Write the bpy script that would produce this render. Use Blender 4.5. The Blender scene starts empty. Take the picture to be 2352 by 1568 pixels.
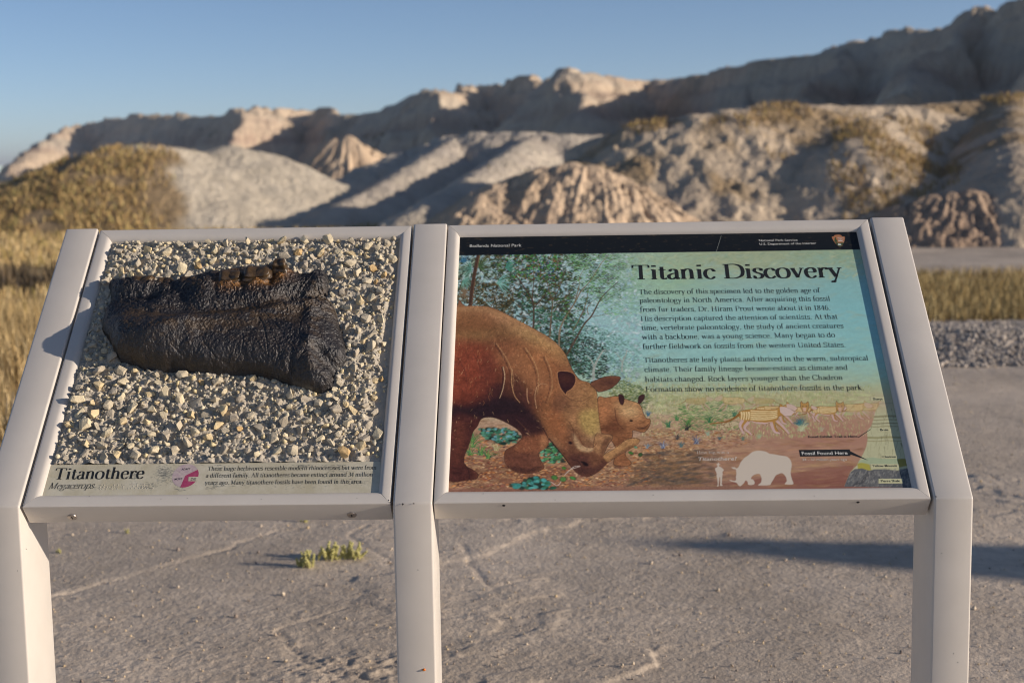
import bpy, bmesh, math, random
import numpy as np
from mathutils import Vector, Matrix, Euler
random.seed(7); RNG = np.random.default_rng(7)
sc = bpy.context.scene
COL = sc.collection

# ---------------------------------------------------------------- camera, sky, sun, exposure
CAM = np.array([0.2284, -2.7134, 1.4558])
YAW, PITCH, ROLL = 0.02562249, 0.12441177, -0.01534553
def basis():
    cy, sy, cp, sp = math.cos(YAW), math.sin(YAW), math.cos(PITCH), math.sin(PITCH)
    f = np.array([-sy*cp, cy*cp, -sp]); r = np.array([cy, sy, 0.0]); u = np.cross(r, f)
    cr, sr = math.cos(ROLL), math.sin(ROLL)
    return cr*r + sr*u, -sr*r + cr*u, f
RX, UX, FX = basis()
cd = bpy.data.cameras.new('camera'); cam = bpy.data.objects.new('camera', cd); COL.objects.link(cam)
cam.matrix_world = Matrix(((RX[0], UX[0], -FX[0], CAM[0]), (RX[1], UX[1], -FX[1], CAM[1]), (RX[2], UX[2], -FX[2], CAM[2]), (0, 0, 0, 1)))
cd.sensor_width = 36; cd.lens = 50.0; cd.clip_start = .05; cd.clip_end = 6000
cd.dof.use_dof = True; cd.dof.focus_distance = 2.90; cd.dof.aperture_fstop = 4.7
sc.camera = cam
sc.cycles.pixel_filter_type = 'BLACKMAN_HARRIS'; sc.cycles.filter_width = 1.05
HAZE = .0005
SUN = np.array([0.945, -0.226, 0.230]); SUN /= np.linalg.norm(SUN)
w = bpy.data.worlds.new('World'); sc.world = w; w.use_nodes = True
nt = w.node_tree; bg = nt.nodes['Background']
sky = nt.nodes.new('ShaderNodeTexSky'); sky.sky_type = 'NISHITA'; sky.sun_disc = False
sky.sun_elevation = math.asin(SUN[2]); sky.sun_rotation = math.atan2(SUN[0], SUN[1])
sky.air_density = 0.6; sky.dust_density = 0.3; sky.ozone_density = 4.0; sky.altitude = 800
wb = nt.nodes.new('ShaderNodeMix'); wb.data_type = 'RGBA'; wb.blend_type = 'MULTIPLY'; wb.inputs['Factor'].default_value = 1; wb.inputs['B'].default_value = (1.62, 1.25, 1.03, 1)
nt.links.new(sky.outputs[0], wb.inputs['A']); nt.links.new(wb.outputs['Result'], bg.inputs[0]); bg.inputs[1].default_value = 0.090
sd = bpy.data.lights.new('sun', 'SUN'); sun = bpy.data.objects.new('sun', sd); COL.objects.link(sun)
sd.energy = 4.25; sd.angle = math.radians(0.53); sd.color = (1.0, 0.87, 0.735)
sun.rotation_euler = Vector(tuple(SUN)).to_track_quat('Z', 'Y').to_euler()
sc.view_settings.view_transform = 'Standard'; sc.view_settings.look = 'None'
sc.view_settings.exposure = 0.30; sc.view_settings.gamma = 1.0

# ---------------------------------------------------------------- helpers
def lin(c):
    c = np.asarray(c, float)/255.0
    return np.where(c <= .04045, c/12.92, ((c+.055)/1.055)**2.4)
WPOS = {}
def put(name, o, parent=None, loc=(0, 0, 0)):
    COL.objects.link(o); loc = np.asarray(loc, float); WPOS[o.name] = loc
    if parent is not None:
        o.parent = parent; o.location = tuple(loc - WPOS[parent.name])
    else: o.location = tuple(loc)
    return o
def tag(o, label=None, cat=None, group=None, kind=None):
    if label: o['label'] = label
    if cat: o['category'] = cat
    if group: o['group'] = group
    if kind: o['kind'] = kind
    return o
def mesh_np(name, V, F, mat, parent=None, smooth=False, sharp=None, col=None, origin=None):
    """V (n,3) world coordinates, F (m,3|4) int array or list of tuples"""
    V = np.asarray(V, float)
    c = np.asarray(origin, float) if origin is not None else (V.min(0)+V.max(0))/2
    me = bpy.data.meshes.new(name)
    if isinstance(F, np.ndarray):
        k = F.shape[1]; m = len(F)
        me.vertices.add(len(V)); me.vertices.foreach_set('co', (V-c).astype(np.float32).ravel())
        me.loops.add(m*k); me.loops.foreach_set('vertex_index', F.astype(np.int32).ravel())
        me.polygons.add(m); me.polygons.foreach_set('loop_start', np.arange(0, m*k, k, dtype=np.int32))
        me.update(calc_edges=True)
    else:
        me.from_pydata([tuple(v) for v in (V-c)], [], [tuple(f) for f in F]); me.update()
    if col is not None:
        a = me.color_attributes.new('Col', 'FLOAT_COLOR', 'POINT')
        cc = np.ones((len(V), 4), np.float32); cc[:, :3] = col; a.data.foreach_set('color', cc.ravel())
    if smooth: me.polygons.foreach_set('use_smooth', np.ones(len(me.polygons), bool))
    if sharp: me.set_sharp_from_angle(angle=math.radians(sharp))
    if mat: me.materials.append(mat)
    o = bpy.data.objects.new(name, me)
    return put(name, o, parent, c)
def grid_faces(nr, nc):
    i = np.arange(nr-1)[:, None]*nc + np.arange(nc-1)[None, :]
    return np.stack([i, i+1, i+nc+1, i+nc], -1).reshape(-1, 4)
def mat(name, color=(.5, .5, .5), rough=.6, spec=.5, var=None, vscale=10, vdet=4, bump=0, bscale=50, bdet=4, attr=False, coat=0, extra=None, bdist=.01, rvar=0):
    m = bpy.data.materials.new(name); m.use_nodes = True; t = m.node_tree; b = t.nodes['Principled BSDF']
    b.inputs['Roughness'].default_value = rough; b.inputs['Specular IOR Level'].default_value = spec
    if coat: b.inputs['Coat Weight'].default_value = coat; b.inputs['Coat Roughness'].default_value = .15
    g = t.nodes.new('ShaderNodeNewGeometry') if (var is not None or bump or rvar) else None
    base = None
    if attr:
        a = t.nodes.new('ShaderNodeAttribute'); a.attribute_name = 'Col'; base = a.outputs['Color']
    if var is not None:
        n = t.nodes.new('ShaderNodeTexNoise'); n.inputs['Scale'].default_value = vscale; n.inputs['Detail'].default_value = vdet
        n.inputs['Roughness'].default_value = .65
        t.links.new(g.outputs['Position'], n.inputs['Vector'])
        r = t.nodes.new('ShaderNodeMapRange'); r.inputs['From Min'].default_value = .33; r.inputs['From Max'].default_value = .67
        t.links.new(n.outputs['Fac'], r.inputs['Value'])
        x = t.nodes.new('ShaderNodeMix'); x.data_type = 'RGBA'
        t.links.new(r.outputs[0], x.inputs['Factor'])
        if base is not None:
            x.blend_type = 'MULTIPLY'; t.links.new(base, x.inputs['A']); x.inputs['B'].default_value = (*var, 1)
        else:
            x.inputs['A'].default_value = (*color, 1); x.inputs['B'].default_value = (*var, 1)
        base = x.outputs['Result']
    if base is not None: t.links.new(base, b.inputs['Base Color'])
    else: b.inputs['Base Color'].default_value = (*color, 1)
    if rvar:
        n = t.nodes.new('ShaderNodeTexNoise'); n.inputs['Scale'].default_value = vscale*1.7; n.inputs['Detail'].default_value = 5
        t.links.new(g.outputs['Position'], n.inputs['Vector'])
        r = t.nodes.new('ShaderNodeMapRange'); r.inputs['From Min'].default_value = .3; r.inputs['From Max'].default_value = .7
        r.inputs['To Min'].default_value = rough-rvar; r.inputs['To Max'].default_value = rough+rvar
        t.links.new(n.outputs['Fac'], r.inputs['Value']); t.links.new(r.outputs[0], b.inputs['Roughness'])
    if bump:
        n = t.nodes.new('ShaderNodeTexNoise'); n.inputs['Scale'].default_value = bscale; n.inputs['Detail'].default_value = bdet
        n.inputs['Roughness'].default_value = .6
        t.links.new(g.outputs['Position'], n.inputs['Vector'])
        u = t.nodes.new('ShaderNodeBump'); u.inputs['Strength'].default_value = bump; u.inputs['Distance'].default_value = bdist
        t.links.new(n.outputs['Fac'], u.inputs['Height']); t.links.new(u.outputs[0], b.inputs['Normal'])
    return m
# numpy value noise
def _hash(ix, iy, s):
    h = (ix.astype(np.int64)*374761393 + iy.astype(np.int64)*668265263 + s*1274126177) & 0xffffffff
    h = ((h ^ (h >> 13))*1274126177) & 0xffffffff
    return ((h ^ (h >> 16)) & 0xffff)/65535.0
def vnoise(x, y, s=0):
    ix = np.floor(x); iy = np.floor(y); fx = x-ix; fy = y-iy
    fx = fx*fx*fx*(fx*(fx*6-15)+10); fy = fy*fy*fy*(fy*(fy*6-15)+10)
    a = _hash(ix, iy, s); b = _hash(ix+1, iy, s); c = _hash(ix, iy+1, s); d = _hash(ix+1, iy+1, s)
    return (a*(1-fx)+b*fx)*(1-fy)+(c*(1-fx)+d*fx)*fy
def fbm(x, y, o=4, s=0, g=.5):
    r = 0; a = 1; n = 0
    for i in range(o):
        r = r + a*vnoise(x*2**i+17.3*i, y*2**i-9.1*i, s+i); n += a; a *= g
    return r/n*2-1
def ridged(x, y, o=4, s=0):
    r = 0; a = 1; n = 0
    for i in range(o):
        r = r + a*(1-np.abs(vnoise(x*2**i+3.7*i, y*2**i+5.1*i, s+i)*2-1)); n += a; a *= .5
    return r/n
def sstep(a, b, x):
    t = np.clip((x-a)/(b-a), 0, 1); return t*t*(3-2*t)

# sign plane: u along X, v up the slope, n along its normal; O is the foot of the right frame's left corner
TILT = 0.72718055; CT, ST = math.cos(TILT), math.sin(TILT)
O0 = np.array([0, 0, .8]); VV = np.array([0, CT, ST]); NN = np.array([0, -ST, CT]); UU = np.array([1., 0, 0])
def P3(u, v, n=0.0):
    u = np.asarray(u, float); v = np.asarray(v, float); n = np.asarray(n, float)
    u, v, n = np.broadcast_arrays(u, v, n)
    return O0 + u[..., None]*UU + v[..., None]*VV + n[..., None]*NN
# measurements were taken off the photograph (2352 px wide view); this turns one into (u,v) on the sign plane
S_W, S_H, FPX = 2352., 1568., 3266.68
def ray(x, y): return FX + RX*(x-S_W/2)/FPX - UX*(y-S_H/2)/FPX
def uv(x, y, n=0.0):
    d = ray(x, y); o = O0 + NN*n; k = ((o-CAM) @ NN)/(d @ NN); p = CAM + k*d - o
    return p[0], p @ VV
def Z(x0, y0, s):
    return lambda x, y: ((x0 + x/s)/1.741497, (y0 + y/s)/1.741497)
z1 = Z(0, 850, 2.138); z3 = Z(0, 1450, 2.24); z4 = Z(900, 1450, 2.24); z5 = Z(1750, 850, 2.352); z6 = Z(2650, 850, 2.0909)
z7 = Z(1700, 1400, 2.24); z8 = Z(2650, 1500, 2.138); zA = Z(3000, 900, 3.92); zB = Z(2700, 1520, 2.352); zF = Z(380, 1000, 2.306)
zD = lambda x, y: (x, y)
def ground_at(x, y, z=0.0):
    d = ray(x, y); k = (z-CAM[2])/d[2]; return CAM + k*d
def at_depth(x, y, D):
    return CAM + ray(x, y)*D/1.0
# ================================================================ TERRAIN
m_ground = mat('pale crusted clay ground', lin((172, 158, 146)), .95, .15, var=(.80, .79, .79), vscale=22, vdet=9, bump=.8, bscale=60, bdet=10, bdist=.008, attr=True)
m_clay = mat('pale badlands clay', (1, 1, 1), .96, .1, var=(.82, .81, .79), vscale=1.6, vdet=8, bump=1, bscale=6.0, bdet=9, bdist=.13, attr=True)
m_ridge = mat('banded badlands rock', (1, 1, 1), .97, .1, var=(.82, .81, .81), vscale=.35, vdet=8, bump=1, bscale=.8, bdet=8, bdist=.8, attr=True)
m_grass = mat('dry grass', (1, 1, 1), .8, .2, attr=True)

def polar(az0, az1, na, d0, d1, nd, log=True):
    """grid of ground points fanned out round the viewing spot; az in tangent units"""
    a = np.linspace(az0, az1, na); d = np.geomspace(d0, d1, nd) if log else np.linspace(d0, d1, nd)
    A, D = np.meshgrid(a, d); hx = np.array([RX[0], RX[1]]); fx = np.array([FX[0], FX[1]]); fx = fx/np.linalg.norm(fx); hx = np.array([fx[1], -fx[0]])
    X = CAM[0] + D*fx[0] + A*D*hx[0]; Y = CAM[1] + D*fx[1] + A*D*hx[1]
    return X, Y, D, A
def crest_pt(px, py, D):
    d = ray(px, py); h = math.hypot(FX[0], FX[1]); k = D/((d[0]*FX[0]+d[1]*FX[1])/h)
    return CAM + k*d
def crest(pts, step=1.0):
    P = [crest_pt(*p) for p in pts]; out = []
    for a, b in zip(P[:-1], P[1:]):
        n = max(1, int(np.linalg.norm(b-a)/step))
        for i in range(n): out.append(a + (b-a)*i/n)
    out.append(P[-1]); return np.array(out)
def cones(X, Y, C, k, r, k2=None, z2=None):
    """height of a ridge: the highest of the rounded cones standing on its crest points"""
    H = np.full(X.shape, -1e3); DD = np.full(X.shape, 99.); R = max(r, .01)
    for c in C:
        d = np.hypot(X-c[0], Y-c[1]); h = c[2] - k*(np.sqrt(d*d+R*R)-R)
        m = h > H; H[m] = h[m]; DD[m] = d[m]
    return H, DD
def smax(a, b, k): 
    h = np.clip(.5+.5*(a-b)/k, 0, 1); return b*(1-h)+a*h + k*h*(1-h)

# --- ground
def ground_z(X, Y):
    z = .05*fbm(X*.12, Y*.12, 3, 3)*sstep(4, 12, Y)
    # gravel berm on the right behind the sign
    return z
H0 = ground_at(725, 1490); R0 = ground_at(820, 1535); S0 = ground_at(130, 1365); S1 = ground_at(560, 1245)
CRACKS = [([ground_at(*p)[:2] for p in q], dep) for q, dep in (
 ([(1040,1190),(1150,1212),(1230,1234),(1330,1246)], .006), ([(1060,1250),(1095,1325),(1128,1350),(1180,1338),(1260,1322)], .010), ([(120,1368),(250,1335),(350,1305),(480,1268),(560,1243)], .009), ([(780,1395),(700,1422),(640,1450),(662,1478),(690,1492),(702,1512),(765,1526),(870,1566)], .014),
 ([(845,1200),(800,1225),(860,1260),(900,1290)], .009), ([(560,1243),(640,1215),(720,1205),(800,1195)], .006), ([(1128,1350),(1210,1430),(1240,1480)], .005), ([(1600,1500),(1720,1450),(1800,1462)], .004), ([(2240,1000),(2300,1010),(2352,1004)], .006), ([(2250,1080),(2310,1110),(2352,1102)], .007), ([(300,1440),(360,1500),(350,1560)], .004), ([(1330,1246),(1450,1262),(1560,1240)], .004))]
def plates(X, Y):
    n = fbm(X*.8+.25*fbm(X*3, Y*3, 3, 8), Y*1.5+.15*fbm(X*4, Y*4, 3, 5), 5, 21, .55)
    e = .008*np.tanh((n-.24)*30)
    near_ = (Y < 5) & (Y > .2) & (np.abs(X) < 4)
    if near_.any():
        xs_, ys_ = X[near_]+.022*fbm(X[near_]*13, Y[near_]*13, 4, 61), Y[near_]+.05*fbm(X[near_]*11+4, Y[near_]*11, 4, 62); acc = np.zeros(xs_.shape)
        for pts, dep in CRACKS:
            d = np.full(xs_.shape, 9.)
            for a_, b_ in zip(pts[:-1], pts[1:]):
                ab = b_-a_; t = np.clip(((xs_-a_[0])*ab[0]+(ys_-a_[1])*ab[1])/(ab@ab), 0, 1); d = np.minimum(d, np.hypot(xs_-a_[0]-t*ab[0], (ys_-a_[1]-t*ab[1])))
            dep = dep*.62; acc -= dep*1.3*np.exp(-(d/.010)**2)*(.2+1.3*vnoise(xs_*7, ys_*7, 3)); acc += dep*.18*np.exp(-((d-.035)/.03)**2)
        e[near_] += acc
    # broken edge of the crust left of the centre post, and a shallow seam beside it
    gx, gy = X+.02*fbm(X*14, Y*14, 3, 6), Y+.05*fbm(X*9, Y*9, 4, 7)
    hx_, hy_ = H0[0], H0[1]; hole = np.exp(-((gx-hx_)/.13)**2-((gy-hy_)/.10)**2)
    e = e*(.2+.5*vnoise(X*1.3, Y*1.3, 44)) - .004*sstep(.40, .62, hole) + .012*(fbm(X*34, Y*34, 4, 9)-.1)*np.exp(-((gx-R0[0])/.26)**2-((gy-R0[1])/.13)**2)
    seam = gy-(S0[1]+(S1[1]-S0[1])/(S1[0]-S0[0])*(gx-S0[0])); e = e + .0018*np.tanh(seam*30)*(.1+1.6*vnoise(gx*5, gy*5, 66)**2)*sstep(S0[0]-.2, S0[0], X)*sstep(S1[0]+.15, S1[0]-.1, X)
    return e

def gz_full(X, Y):
    z = ground_z(X, Y)
    near = 1-sstep(8.0, 12, Y)
    z = z + near*(plates(X, Y) + .0034*fbm(X*4, Y*4, 5, 2) + .0016*fbm(X*44, Y*44, 3, 12)*(.3+1.2*vnoise(X*1.7, Y*1.7, 29)))
    bm = np.exp(-((Y-8.5-.10*(X-5)+.5*fbm(X*.5, Y*.2, 2, 3))/.95)**2)*sstep(1.6, 3.6, X)*(.10+.05*fbm(X*1.5, Y*1.5, 4, 6))
    return z + bm
def ground_col(X, Y):
    gold = lin((186, 160, 112)); dirt = lin((210, 194, 174)); pink = lin((222, 203, 179)); grey = lin((196, 187, 176))
    n = fbm(X*.35, Y*.12, 4, 61)
    left = sstep(4.5, 6.5, Y + 1.1*n)*sstep(-.3, -1.6, X+.05*(Y-6)+.8*n)
    band = sstep(10.3, 11.3, Y+.6*n)*(1-sstep(14.4, 15.4, Y+.8*n))
    g = np.clip(left + band*sstep(.3, .9, X/6+.5), 0, 1)
    g = np.maximum(g, sstep(10.5, 12, Y+n)*(1-sstep(20, 60, Y)*.15)*sstep(2.2, 1.0, X-.12*Y))
    path = sstep(17, 18, Y)*(1-sstep(21.5, 23, Y))*sstep(-.2, .6, X)
    g = g*(1-path)
    gv = np.exp(-((Y-8.5-.10*(X-5))/1.1)**2)*sstep(1.6, 3.4, X)
    c = dirt + (pink-dirt)*np.clip(.5+.8*fbm(X*.7, Y*.7, 4, 9), 0, 1)[..., None]
    c = c + (grey-c)*(gv*.8)[..., None]
    k = (.96+.26*fbm(X*2.2, Y*1.2, 5, 33)+.10*fbm(X*14, Y*14, 3, 35)+.10*fbm(X*.6, Y*2.4, 3, 37))[..., None]
    c = c + (gold-c)*g[..., None]
    return c*k

def build_ground(name, X, Y, Zg):
    V = np.stack([X, Y, Zg], -1).reshape(-1, 3)
    return mesh_np(name, V, grid_faces(*X.shape), m_ground, smooth=True, col=ground_col(X, Y).reshape(-1, 3))
# one sheet: fine rows near, coarse rows far, then out to the horizon, all in the same mesh
dn = np.concatenate([[-2500, -700, -200, -60, -20, -8, -4, -2, -1, -.2, .5], np.geomspace(1.2, 3.55, 14), np.geomspace(3.6, 7.2, 430), np.geomspace(7.25, 12, 110), np.geomspace(12.1, 75, 170), np.geomspace(80, 2500, 26)])
na = 500
a = np.concatenate([-np.geomspace(2.2, .46, 26), np.linspace(-.45, .45, na), np.geomspace(.46, 2.2, 26)])
A, D = np.meshgrid(a, dn); fx = np.array([FX[0], FX[1]]); fx /= np.linalg.norm(fx); hx = np.array([fx[1], -fx[0]])
Wd_ = np.sqrt(D*D+.64); X = CAM[0]+D*fx[0]+A*Wd_*hx[0]; Y = CAM[1]+D*fx[1]+A*Wd_*hx[1]
Zg = gz_full(X, Y) * (1-sstep(60, 120, D))
go = build_ground('ground', X, Y, Zg)
tag(go, 'pale dusty clay ground with cracked crust and dry grass beyond', kind='structure')

# --- mounds: each a rounded clay hill with gullies
def hill(name, label, crests, k, r, gul, gs, col_fn, az, dr, res, base=-.6, seed=0, rill=None, strata=0, bumpy=.05, m=None, kind='structure', fade=None, warp=0, bf=2.2):
    X, Y, D, A = polar(az[0], az[1], res[0], dr[0], dr[1], res[1], True)
    Xw, Yw = X, Y
    if warp:
        Xw = X + warp*fbm(X*.25, Y*.25, 3, seed+70); Yw = Y + warp*fbm(X*.25+9, Y*.25, 3, seed+71)
    H = np.full(X.shape, -1e3); DD = H+99
    for C, kk, rr in crests:
        h_, d_ = cones(Xw, Yw, C, kk or k, rr or r); q = h_ > H; H[q] = h_[q]; DD[q] = d_[q]
    top = max(C[:, 2].max() for C, _, _ in crests)
    # gullies run down the slope: noise over the plan, deeper further down
    if rill is not None:
        cx, cy = rill; th = np.arctan2(Y-cy, X-cx); rad = np.hypot(X-cx, Y-cy)
        g = ridged(th*gs+.35*fbm(X*.9, Y*.9, 3, seed), rad*.22, 4, seed+5)
        g = g*.75 + .25*ridged(th*gs*2.6+.5*fbm(X*1.7, Y*1.7, 2, seed), rad*.5, 3, seed+9)
    else:
        g = ridged(X*gs + .5*fbm(X, Y, 2, seed), Y*gs*.45, 5, seed+5)
    amp = gul*sstep(0, fade or (.5*top+.3), DD)*np.clip(H+.6, 0, 1.5)
    H = H - amp*(1-g)*1.6
    H = H + bumpy*fbm(X*bf, Y*bf, 5, seed+31)*(.25+.75*sstep(0, .8, DD))
    if strata: 
        q = H*strata; H = H + .75/strata*np.sin(q*6.28)/6.28*(.6+.8*fbm(X*.05, Y*.05, 2, 8))*1.6
    H = np.maximum(H, base)
    V = np.stack([X, Y, H], -1).reshape(-1, 3)
    c = col_fn(X, Y, H, g)
    F = grid_faces(*X.shape)
    keep = (V[F][:, :, 2].max(1) > base+.01)
    F = F[keep]; used = np.unique(F); mp = np.zeros(len(V), int); mp[used] = np.arange(len(used))
    o = mesh_np(name, V[used], mp[F], m or m_clay, smooth=True, col=c.reshape(-1, 3)[used])
    tag(o, label, kind=kind)
    return (X, Y, H)
def az_of(px): return (px-1176)/3267.

def col_pale(tint=(190, 174, 152), tint2=(168, 156, 140), veg=None):
    t1, t2 = lin(tint), lin(tint2)
    def f(X, Y, H, g):
        n = np.clip(.5+.9*fbm(X*.45, Y*.45, 4, 77), 0, 1)[..., None]
        c = t1*(1-n)+t2*n
        if veg is not None: 
            vm, vc = veg(X, Y, H), lin((156, 130, 92)); c = c*(1-vm[..., None]) + vc*vm[..., None]
        return c
    return f
def band_col(X, Y, H, g):
    a, b, c_ = lin((218, 196, 168)), lin((162, 134, 120)), lin((204, 194, 174))
    n = fbm(H*.75+.2*fbm(X*.05, Y*.05, 2, 4), H*0+3.3, 4, 5)
    n2 = fbm(X*.05, Y*.05+H*.4, 4, 15)
    c = a + (b-a)*sstep(-.1, .35, n)[..., None]; c = c + (c_-c)*(.6*sstep(0, .3, n2))[..., None]
    v = sstep(.12, .4, fbm(X*.12, Y*.12, 5, 91))[..., None]*.45
    return c*(1-v*.6) + lin((104, 94, 66))*v*.6
TER = {}
# far ridge, near on the right and running away to the left
sky_line = [(22,389,232),(60,352,240),(100,322,250),(140,299,262),(200,282,285),(215,280,276),(260,272,270),(330,268,258),(450,262,246),(545,256,238),(556,254,192),(600,251,200),(660,250,210),(740,255,224),
 (750,256,206),(800,262,192),(860,263,182),(925,228,170),(985,212,162),(1000,208,134),(1040,198,139),(1062,204,144),(1090,205,160),(1150,200,150),(1200,190,144),(1250,184,136),(1300,174,128),(1315,171,108),(1390,165,114),(1430,182,118),(1460,184,122),(1490,185,126),
 (1560,173,120),(1640,168,113),(1700,160,108),(1735,156,105),(1750,144,100),(1830,120,97),(1900,101,94),(1960,96,92),(1985,88,91),(2050,74,88),(2120,62,85),(2180,56,83),(2215,42,82),(2240,18,81),(2300,8,79),(2400,-30,76),(2600,-90,70),(2900,-140,64)]
cr = crest(sky_line, .8)
q_ = np.arange(len(cr))*.8
cr[:, 2] += .45*(ridged(q_*.16, q_*0+2.2, 3, 14)-.62)+.30*fbm(q_*.7, q_*0+1.1, 3, 15)+.35*np.round(1.2*fbm(q_*.12, q_*0+7.7, 2, 19))
def spur(*p): return crest([*p], .9)
sp = [spur((22,392,232),(10,404,226)), spur((556,256,192),(545,300,184),(535,345,176)), spur((1000,210,134),(1004,250,129),(990,300,122),(975,330,116)),
      spur((1315,172,108),(1325,215,104),(1310,262,100)), spur((1390,166,114),(1385,200,110),(1390,240,107)), spur((1200,191,144),(1190,235,136)),
      spur((1740,156,104),(1700,230,94),(1650,300,84)), spur((1960,98,91),(1880,190,80),(1800,270,70)), spur((2230,25,80),(2130,130,70),(2030,220,62)), spur((2600,-80,70),(2440,80,58))]
CR = [(cr, None, None)] + [(s, 1.7, .4) for s in sp]
TER['ridge'] = hill('ridge', 'long banded badlands ridge rising to the right behind the mounds', CR, 1.0, .6, .55, .13, band_col, (-.44, .62), (54, 300), (680, 340), seed=3, strata=.55, bumpy=.75, m=m_ridge, warp=1.4, fade=7, bf=.6)

def gullied(X, Y, H, g):
    a, b = lin((228, 203, 172)), lin((206, 179, 152))
    n = np.clip(.5+.9*fbm(X*.8, Y*.8, 4, 7), 0, 1)[..., None]
    return a*(1-n)+b*n
veg_left = lambda X, Y, H: sstep(-.35, .0, fbm(X*.3, Y*.3, 4, 51)+.1)
def az_xy(X, Y): return 1176+3267*(((X-CAM[0])*hx[0]+(Y-CAM[1])*hx[1])/((X-CAM[0])*fx[0]+(Y-CAM[1])*fx[1]))
veg_left = lambda X, Y, H: (1-sstep(385, 440, az_xy(X, Y)+60*fbm(X*.7, Y*.7, 4, 58)))*sstep(2.02, 1.75, H+.25*fbm(X*.8, Y*.8, 3, 59))*.85
TER['m1'] = hill('mound', 'low mound on the left, its near half under dry brush and the rest smooth pale clay', [(crest([(-120,462,33.5),(-40,440,34.0),(60,424,34.5),(140,392,35.0),(230,352,35.5),(320,333,36.0),(400,338,37.0),(440,346,37.5),(520,336,38.0),(570,345,38.5),(615,368,38.8)], .5), .52, 1.0)], .52, 1.0, .06, .6, col_pale((224,211,188),(208,196,176), veg_left), (az_of(-800), az_of(960)), (24, 56), (420, 210), seed=11, bumpy=.07)
TER['m2'] = TER['m1']
cx = crest_pt(800, 312, 72)
TER['m3'] = hill('mound', 'small pointed tan mound with gullies before the far ridge', [(crest([(770,318,72),(800,311,72),(830,330,72.5),(872,352,73)], .5), .8, .5)], .8, .5, .5, 3.2, gullied, (az_of(560), az_of(1010)), (60, 84), (190, 140), seed=17, rill=(cx[0], cx[1]+.4))
crest4 = crest([(1440,300,45),(1400,312,45),(1300,307,44),(1200,303,44),(1100,303,44.5),(1040,310,45),(960,338,45),(880,375,43)], .5)
sp4 = crest([(1050,312,44.5),(960,370,40),(860,432,36),(760,476,33.5)], .5); sp4b = crest([(1230,306,44),(1150,360,38),(1040,430,33),(960,480,30)], .5)
TER['m4'] = hill('mound', 'long pale grey mound with a shaded left flank in the middle', [(crest4, .5, .8), (sp4, .62, .3), (sp4b, .6, .3)], .5, .8, .12, .5, col_pale((220,207,186),(200,188,172)), (az_of(480), az_of(1760)), (24, 60), (380, 230), seed=19, bumpy=.16)
cx = crest_pt(1300, 378, 25)
TER['m5'] = hill('mound', 'rounded tan mound with deep gullies behind the frame centre', [(crest([(1110,452,24.2),(1150,420,24.8),(1195,402,25.2),(1250,384,25),(1310,373,25),(1350,378,25),(1390,392,25.3),(1425,420,25.5)], .25), .72, .55)], .78, .5, .11, 13, gullied, (az_of(900), az_of(1680)), (19, 32), (360, 260), seed=23, rill=(cx[0]+.6, cx[1]+1.6), bumpy=.11, fade=.9, bf=5.5)
vegr = lambda X, Y, H: sstep(.05, .3, fbm(X*.5, Y*.5, 5, 53))*.7
crest6 = crest([(1400,312,31.4),(1450,300,31.2),(1520,278,31.1),(1600,262,31.2),(1680,250,31.5),(1750,243,31.9),(1860,240,32.5),(1980,243,33.2),(2080,242,33.8),(2180,236,34.3),(2260,228,34.8),(2400,215,35),(2700,180,37)], .5)
sp6 = [crest([(2010,244,33.4),(1960,330,28.5)], .4), crest([(2330,220,34.5),(2330,330,28),(2350,420,25)], .4)]
TER['m6'] = hill('mound', 'broad pale mound with scattered brush on the right', [(crest6, .5, .8)]+[(s, .6, .5) for s in sp6], 0.5, .8, .10, .7, col_pale((222,202,174),(200,182,160), vegr), (az_of(1300), az_of(3000)), (19.5, 45), (460, 280), seed=29, bumpy=.11, bf=3.2)
cx = crest_pt(2200, 440, 25)
TER['m7'] = hill('mound', 'low brown gullied mound at the right edge behind the post', [(crest([(2080,468,25),(2150,447,25),(2230,436,25),(2300,450,25.3),(2400,475,25.5),(2560,500,26)], .3), .62, .5)], .62, .5, .10, 15, lambda X, Y, H, g: gullied(X, Y, H, g)*np.array([.72, .70, .72]), (az_of(1880), az_of(2900)), (20.5, 30), (340, 220), seed=37, rill=(cx[0]+.5, cx[1]+1.6), bumpy=.12, fade=.8, bf=5.5)
# unseen peaked mound out of frame, added and shaped to throw the ground shadow
g0 = ground_at(1250, 1229); tipL = g0
hp = 3.0; L = hp/ (SUN[2]/math.hypot(SUN[0], SUN[1])); pk = np.array([g0[0]+SUN[0]/math.hypot(SUN[0], SUN[1])*L, g0[1]+SUN[1]/math.hypot(SUN[0], SUN[1])*L])
xs = np.linspace(-4.6, 4.6, 110); XX, YY = np.meshgrid(xs+pk[0], xs+pk[1]); dd = np.hypot(XX-pk[0], (YY-pk[1]))
th = np.arctan2(YY-pk[1], XX-pk[0])
HH = hp - 1.62*dd**.97*(1+.10*fbm(th*2, dd*.4, 3, 8)) + .10*fbm(XX*2, YY*2, 4, 3)*np.clip(dd, 0, 1); HH = np.maximum(HH, -.3)
V = np.stack([XX, YY, HH], -1).reshape(-1, 3)
tag(mesh_np('mound', V, grid_faces(*XX.shape), m_clay, smooth=True, col=np.tile(lin((196, 176, 152)), (len(V), 1))), 'unseen peaked clay mound added beyond the right edge to cast a long shadow', kind='structure')

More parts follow.
